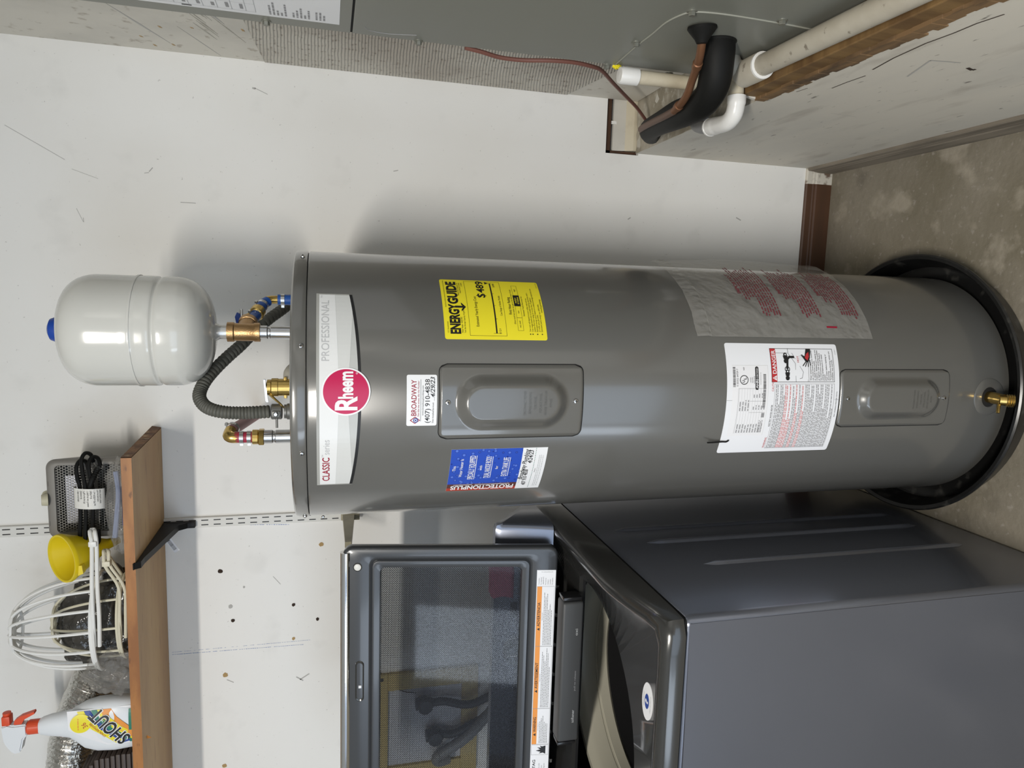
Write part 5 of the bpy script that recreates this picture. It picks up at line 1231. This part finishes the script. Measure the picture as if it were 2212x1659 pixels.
# ------------------------------------------------------------------ foil duct
P = catmull([Vector(p) for p in ((-.925, 1.800, 1.988), (-.945, 1.800, 2.000), (-1.00, 1.800, 2.025), (-1.08, 1.800, 2.055), (-1.18, 1.800, 2.072), (-1.32, 1.800, 2.075), (-1.5, 1.80, 2.07))], 40)
tag(MB().tube(P, lambda t: .050+.0035*math.sin(t*2*PI*46)+.002*noise.noise(Vector((t*60, 0, 0))), 28).build('foil_duct', 'foil'), 'crumpled silver foil duct lying along the wall behind the spray bottle', 'duct')

# ------------------------------------------------------------------ spray bottle
bc = Vector((-.995, 1.660))
SB = thing('spray_bottle', 'white spray bottle with red trigger and colourful label on the shelf', 'bottle', (bc.x, bc.y, ZS))
def sq(cx, cy, a, b2, z, e=2.6, n=36):
    out = []
    for i in range(n):
        t = 2*PI*i/n; c_, s_ = math.cos(t), math.sin(t); out.append((cx+a*abs(c_)**(2/e)*(1 if c_ > 0 else -1), cy+b2*abs(s_)**(2/e)*(1 if s_ > 0 else -1), z))
    return out
Z = lambda f: ZS+f
secs = [(.0, .052, .026, .0), (.006, .0585, .030, 0), (.05, .062, .031, 0), (.085, .060, .030, .001), (.110, .052, .028, .003), (.128, .040, .026, .006), (.140, .031, .0235, .008), (.160, .0265, .0215, .009), (.180, .0235, .0195, .010), (.196, .0190, .0170, .010), (.204, .0140, .0140, .010)]
MB().loops([sq(bc.x+s_[3], bc.y, s_[1], s_[2], Z(s_[0]), 3.0 if s_[0] < .12 else 2.2) for s_ in secs], cap0=True, cap1=True).build('bottle_body', 'bottle_white', SB, angle=60)
nx_ = bc.x+.010
MB().lathe([(.0150, .200), (.0158, .202), (.0158, .222), (.0140, .225), (.0115, .226)], (nx_, bc.y, ZS), n=26).build('collar', 'trigger_red', SB, smooth=False)
prof = [(nx_-.013, Z(.224)), (nx_-.022, Z(.232)), (nx_-.050, Z(.238)), (nx_-.056, Z(.246)), (nx_-.052, Z(.256)), (nx_-.028, Z(.270)), (nx_+.012, Z(.274)), (nx_+.016, Z(.262)), (nx_+.012, Z(.250)), (nx_+.012, Z(.224))]
bm = bmesh.new(); vs = [bm.verts.new((x, bc.y-.011, z)) for x, z in prof]; f = bm.faces.new(vs); r_ = bmesh.ops.extrude_face_region(bm, geom=[f]); bmesh.ops.translate(bm, vec=(0, .022, 0), verts=[g for g in r_['geom'] if isinstance(g, bmesh.types.BMVert)]); bmesh.ops.bevel(bm, geom=list(bm.edges), offset=.003, segments=2, affect='EDGES')
MB().bm(bm).build('sprayer_head', 'bottle_white', SB, angle=50)
MB().box(nx_+.013, nx_+.034, bc.y-.010, bc.y+.010, Z(.256), Z(.272), bev=.002).build('nozzle', 'trigger_red', SB)
MB().lathe([(.007, 0), (.008, .002), (.008, .006), (0, .007)], (nx_+.034, bc.y, Z(.264)), (1, 0, 0), 14, caps=False).build('nozzle_cap', 'trigger_red', SB)
MB().prism([(nx_+.006, Z(.252)), (nx_+.022, Z(.248)), (nx_+.030, Z(.236)), (nx_+.038, Z(.210)), (nx_+.033, Z(.209)), (nx_+.022, Z(.230)), (nx_+.006, Z(.238))], 'y', bc.y-.006, bc.y+.006).build('trigger', 'trigger_red', SB, smooth=False)
# printed label on the front of the bottle
def botmap(x, y, off):
    a = .060; t = max(-.98, min(.98, x/a)); return (bc.x+x, bc.y-.0310*(1-abs(t)**3)**(1/3.0)-off, ZS+y)
ink = Ink(botmap)
ink.poly('ink_white', [(-.036, .012), (.050, .012), (.050, .140), (.010, .136), (-.014, .100), (-.036, .060)], .0005)
ink.disc('energy_yellow', .022, .112, .021, .0010, 32); ink.text('ink_red', '36', .020, .100, .010, w=.012, al='c', off=.0014, rot=.5); ink.words('ink_orange', .008, .034, .116, .0018, .0014)
def band(c, o, w_, off):
    ink.poly(c, [(-.034, .030+o), (-.016, .050+o), (.006, .078+o), (.028, .098+o), (.048, .108+o), (.048, .108+o-w_), (.030, .096+o-w_), (.008, .074+o-w_), (-.014, .046+o-w_), (-.030, .026+o-w_)], off)
band('energy_yellow', .012, .014, .0010); band('ink_blue', -.002, .012, .0011); band('ink_green', -.016, .012, .0012); band('energy_yellow', -.028, .014, .0013); band('ink_orange', -.034, .022, .0014)
ink.rect('ink_green', -.004, .006, .044, .016, .0016)
for c_, bo, of in (('ink_white', .06, .0020), ('ink_black', .02, .0026)): ink.text(c_, 'SHOUT', -.020, .012, .028, w=.098, bold=bo, off=of, rot=.72)
ink.text('ink_red', 'STAIN REMOVER', -.012, .062, .0042, w=.046, off=.0022, rot=.72)
ink.build(SB, 'printed_label')

# ------------------------------------------------------------------ stack of dark brown slats (folded blind)
BL = thing('folded_blind', 'folded dark brown slatted blind lying beside the spray bottle', 'blind', (-1.22, 1.70, ZS))
rg = random.Random(12)
for k in range(12):
    z = ZS+.0005+k*.0112; xr = -1.074-.0012*k-.010*max(0, k-8)
    b = MB().box(-1.50, xr+rg.uniform(-.002, .002), 1.66+rg.uniform(-.002, .002), 1.735, z, z+.0095, bev=.0018); b.build('slat', 'slat_brown', BL)
# ------------------------------------------------------------------ air handler
XH, YH0, YH1, ZH0 = .452, .42, 1.360, .673
AH = thing('air_handler', 'grey sheet metal air handler cabinet on the dirty white stand', 'air handler', (XH+.28, (YH0+YH1)/2, ZH0))
b = MB().box(XH+.004, 1.05, YH0, YH1, ZH0, 2.45, bev=.003); b.build('cabinet', 'handler_paint', AH, smooth=False)
MB().box(XH, XH+.004, YH0+.002, YH1-.002, ZH0+.004, 1.4165, bev=.0015).build('lower_panel', 'handler_paint', AH, smooth=False)
MB().box(XH, XH+.004, YH0+.002, YH1-.002, 1.4200, 2.44, bev=.0015).build('upper_panel', 'handler_paint', AH, smooth=False)
MB().box(XH+.002, XH+.005, YH0+.002, YH1-.002, 1.4160, 1.4205).build('panel_gap', 'dark_gap', AH, smooth=False)
def hx(px, py): p = at(px, py, 'x', XH); return p
for q in [(575, 46), (904, 89), (1311, 141), (1374, 92), (1445, 158), (1495, 25), (1690, 44)]:
    p = hx(*q); s_ = MB().lathe([(.0085, 0), (.0085, .0012), (.0055, .0016)], (XH, p.y, p.z), (-1, 0, 0), 18); so = s_.build('screw', 'old_screw', AH)
    MB().lathe([(.0058, .0012), (.0058, .006), (.005, .0068), (0, .0068)], (XH, p.y, p.z), (-1, 0, 0), 6, caps=False).build('screw_head', 'old_screw', so, smooth=False)
P = [hx(*q) for q in [(1325, 143), (1350, 121), (1380, 95), (1410, 72), (1440, 47), (1475, 30), (1500, 25), (1540, 27), (1600, 35), (1700, 52), (1775, 66)]]
MB().tube([Vector((XH-.0004, p.y, max(p.z, ZH0+.004))) for p in P], .0016, 8, smooth=4).build('caulk_bead', 'caulk', AH)
p = hx(1328, 142); crumple('caulk_blob', (XH-.003, p.y-.004, p.z-.004), (.004, .006, .010), 'energy_yellow', 5, .4, parent=AH)
MB().tube([hx(*q) for q in [(788, 58), (800, 66), (840, 73), (900, 76)]], .0007, 5, smooth=4).build('scratch', 'ink_grey', AH)
# paper label of the upper panel
ly1 = at(733, 53, 'x', XH).y; lz0 = 1.4395
lb = MB().box(XH-.0006, XH, .85, ly1, lz0, 1.90).build('wiring_label', 'sticker_white', AH, smooth=False)
ink = Ink(lambda x, y, off: (XH-.0006-off, ly1-x, lz0+y)); rgp = random.Random(21)
for k in range(15):
    y0 = .024+.0062*k
    if k in (3, 9): continue
    ink.words('ink_grey', .010, .010+.055*rgp.uniform(.3, 1), y0, .0030, .0004, rng=rgp)
ink.frame('ink_light', .012, .135, .30, .30, .0008, .0004)
for k in range(7): ink.rect('ink_light', .012, .150+.022*k, .30, .1508+.022*k, .0004); ink.words('ink_grey', .020, .040, .154+.022*k, .0050, .0004, rng=rgp)
for k in range(6): ink.rect('ink_light', .045+.04*k, .135, .0456+.04*k, .30, .0004)
for k in range(10): ink.words('ink_grey', .020, .30, .330+.007*k, .0030, .0004, rng=rgp)
ink.ring('ink_grey', .045, .345, .010, .0115, .0004, 24); ink.rect('ink_black', .006, .235, .010, .250, .0005)
ink.build(lb)

# rubber grommet round the liquid line
gp = hx(1517, 57); MB().lathe([(.024, 0), (.0245, .004), (.021, .009), (.012, .020), (.009, .026), (.008, .026)], (XH, gp.y, gp.z), (-1, .12, -.10), 24, caps=True).build('grommet', 'black_rubber', AH)
# ------------------------------------------------------------------ refrigerant lines
ip = [(.454, 1.178, .792), (.425, 1.180, .791), (.396, 1.188, .787), (.374, 1.212, .782), (.366, 1.252, .777), (.371, 1.32, .766), (.381, 1.40, .751), (.393, 1.50, .729), (.406, 1.60, .704), (.416, 1.68, .680), (.424, 1.745, .645)]
IL = thing('insulated_line', 'thick black foam insulated refrigerant line bending from the air handler into the stand', 'pipe', ip[-1])
MB().tube(ip, lambda t: .0300-.004*t+.0012*math.sin(t*14)+.0010*noise.noise(Vector((t*9, 0, 0))), 22, smooth=6).build('foam_sleeve', 'black_rubber', IL)
MB().lathe([(.0315, 0), (.0325, .003), (.0300, .006)], ip[0], (-1, 0, 0), 26).build('sleeve_end', 'black_rubber', IL)
crumple('torn_tape', (.427, 1.735, .650), (.026, .040, .022), 'black_plastic', 31, .35, squash=ZD-.002, parent=IL)
lpth = [(.452, 1.124, .853), (.432, 1.136, .846), (.414, 1.160, .836), (.403, 1.190, .826), (.392, 1.212, .820), (.378, 1.234, .815), (.368, 1.262, .811), (.364, 1.31, .803), (.371, 1.38, .789), (.384, 1.48, .766), (.398, 1.58, .740), (.411, 1.665, .712), (.424, 1.735, .670)]
LL = thing('copper_line', 'thin copper refrigerant line running along the black insulated line', 'pipe', lpth[-1])
MB().tube(lpth[:8], .0072, 12, smooth=6).build('copper_tube', 'copper', LL)
MB().tube(lpth[7:], .0072, 12, smooth=6).build('copper_tube', 'copper_dull', LL)
for a, c_ in ((2, 3), (6, 7)):
    p0, p1 = Vector(lpth[a]), Vector(lpth[c_]); MB().lathe([(.0070, 0), (.0090, .002), (.0090, .014), (.0070, .016)], p0.lerp(p1, .3), p1-p0, 16).build('sleeve_joint', 'copper', LL)
# ------------------------------------------------------------------ thermostat wire
raw = [(1005, 103, 'y', 1.372), (1040, 112, 'y', 1.380), (1080, 124, 'y', 1.395), (1130, 130, 'y', 1.40), (1190, 131, 'y', 1.395), (1240, 135, 'y', 1.40), (1280, 144, 'y', 1.42), (1300, 153, 'y', 1.45), (1325, 180, 'y', 1.53), (1350, 206, 'y', 1.62), (1375, 232, 'y', 1.69), (1394, 258, 'y', 1.735)]
pw_ = [at(a, c_, e, f_) for a, c_, e, f_ in raw]
tag(MB().tube(pw_, .0042, 8, smooth=6).build('thermostat_wire', 'wire_brown'), 'reddish brown thermostat wire hanging beside the air handler', 'wire')
# ------------------------------------------------------------------ condensate drain
DR = thing('condensate_drain', 'white and yellowed plastic drain pipe with a white elbow hanging over the stand edge', 'pipe', (.37, 1.27, ZD))
z = .692
MB().cyl((.452, 1.275, z), (.384, 1.270, z), .0135, 18).build('outlet_pipe', 'pvc_old', DR)
MB().lathe([(.0170, 0), (.0170, .004), (.0140, .005)], (.452, 1.275, z), (-1, 0, 0), 18).build('outlet_collar', 'pvc_old', DR)
el = [(.392, 1.270, z), (.376, 1.270, z), (.360, 1.276, z), (.351, 1.292, z), (.350, 1.312, z), (.352, 1.335, z), (.354, 1.362, z)]
MB().tube(el, lambda t: .0178 if .0 <= t < .16 or t > .84 else .0168, 20, smooth=5).build('elbow', 'pvc_white', DR)
MB().lathe([(.0172, 0), (.0185, .001), (.0185, .005), (.0172, .006)], (.354, 1.360, z), (.02, 1, 0), 22).build('elbow_lip', 'pvc_white', DR)
MB().tube([(.354, 1.362, z), (.362, 1.40, z-.002), (.376, 1.44, .682), (.394, 1.475, .662), (.408, 1.495, .632)], .0134, 16, smooth=4).build('drain_pipe', 'hose_grey', DR)
st = (.428, 1.338)
MB().cyl((st[0], st[1], .690), (st[0], st[1], .880), .0134, 18).build('vent_stub', 'pvc_old', DR)
MB().lathe([(.0162, .872), (.0162, .906), (.0145, .910), (0, .911)], (st[0], st[1], 0), n=24, caps=False).build('vent_cap', 'pvc_white', DR)
MB().cyl((st[0], st[1]+.004, .692), (.425, 1.262, .692), .0140, 16).build('tee_arm', 'pvc_old', DR)
DP = thing('drain_run', 'long dirty white plastic pipe lying beside the air handler on the stand', 'pipe', (.415, 1.0, .683))
q0 = Vector((.424, 1.235, .6985)); q1 = Vector((.409, .50, .6995))
MB().cyl(q0, q1, .0190, 20).build('pipe', 'pvc_dirty', DP)
dd = (q1-q0).normalized()
MB().lathe([(.010, -.012), (.020, -.010), (.0245, -.004), (.0245, .052), (.0225, .055)], q0, dd, 26).build('coupling', 'pvc_dirty', DP)
MB().lathe([(.0195, 0), (.0238, .0005), (.0238, .0045), (.0195, .005)], q0+dd*.053, dd, 26).build('coupling_lip', 'pvc_white', DP)
MB().tube([q0+Vector((.004, .0, .004)), q0+Vector((.012, .004, .022)), (.454, 1.242, .728)], .0165, 16, smooth=4).build('handler_outlet', 'pvc_dirty', DP)
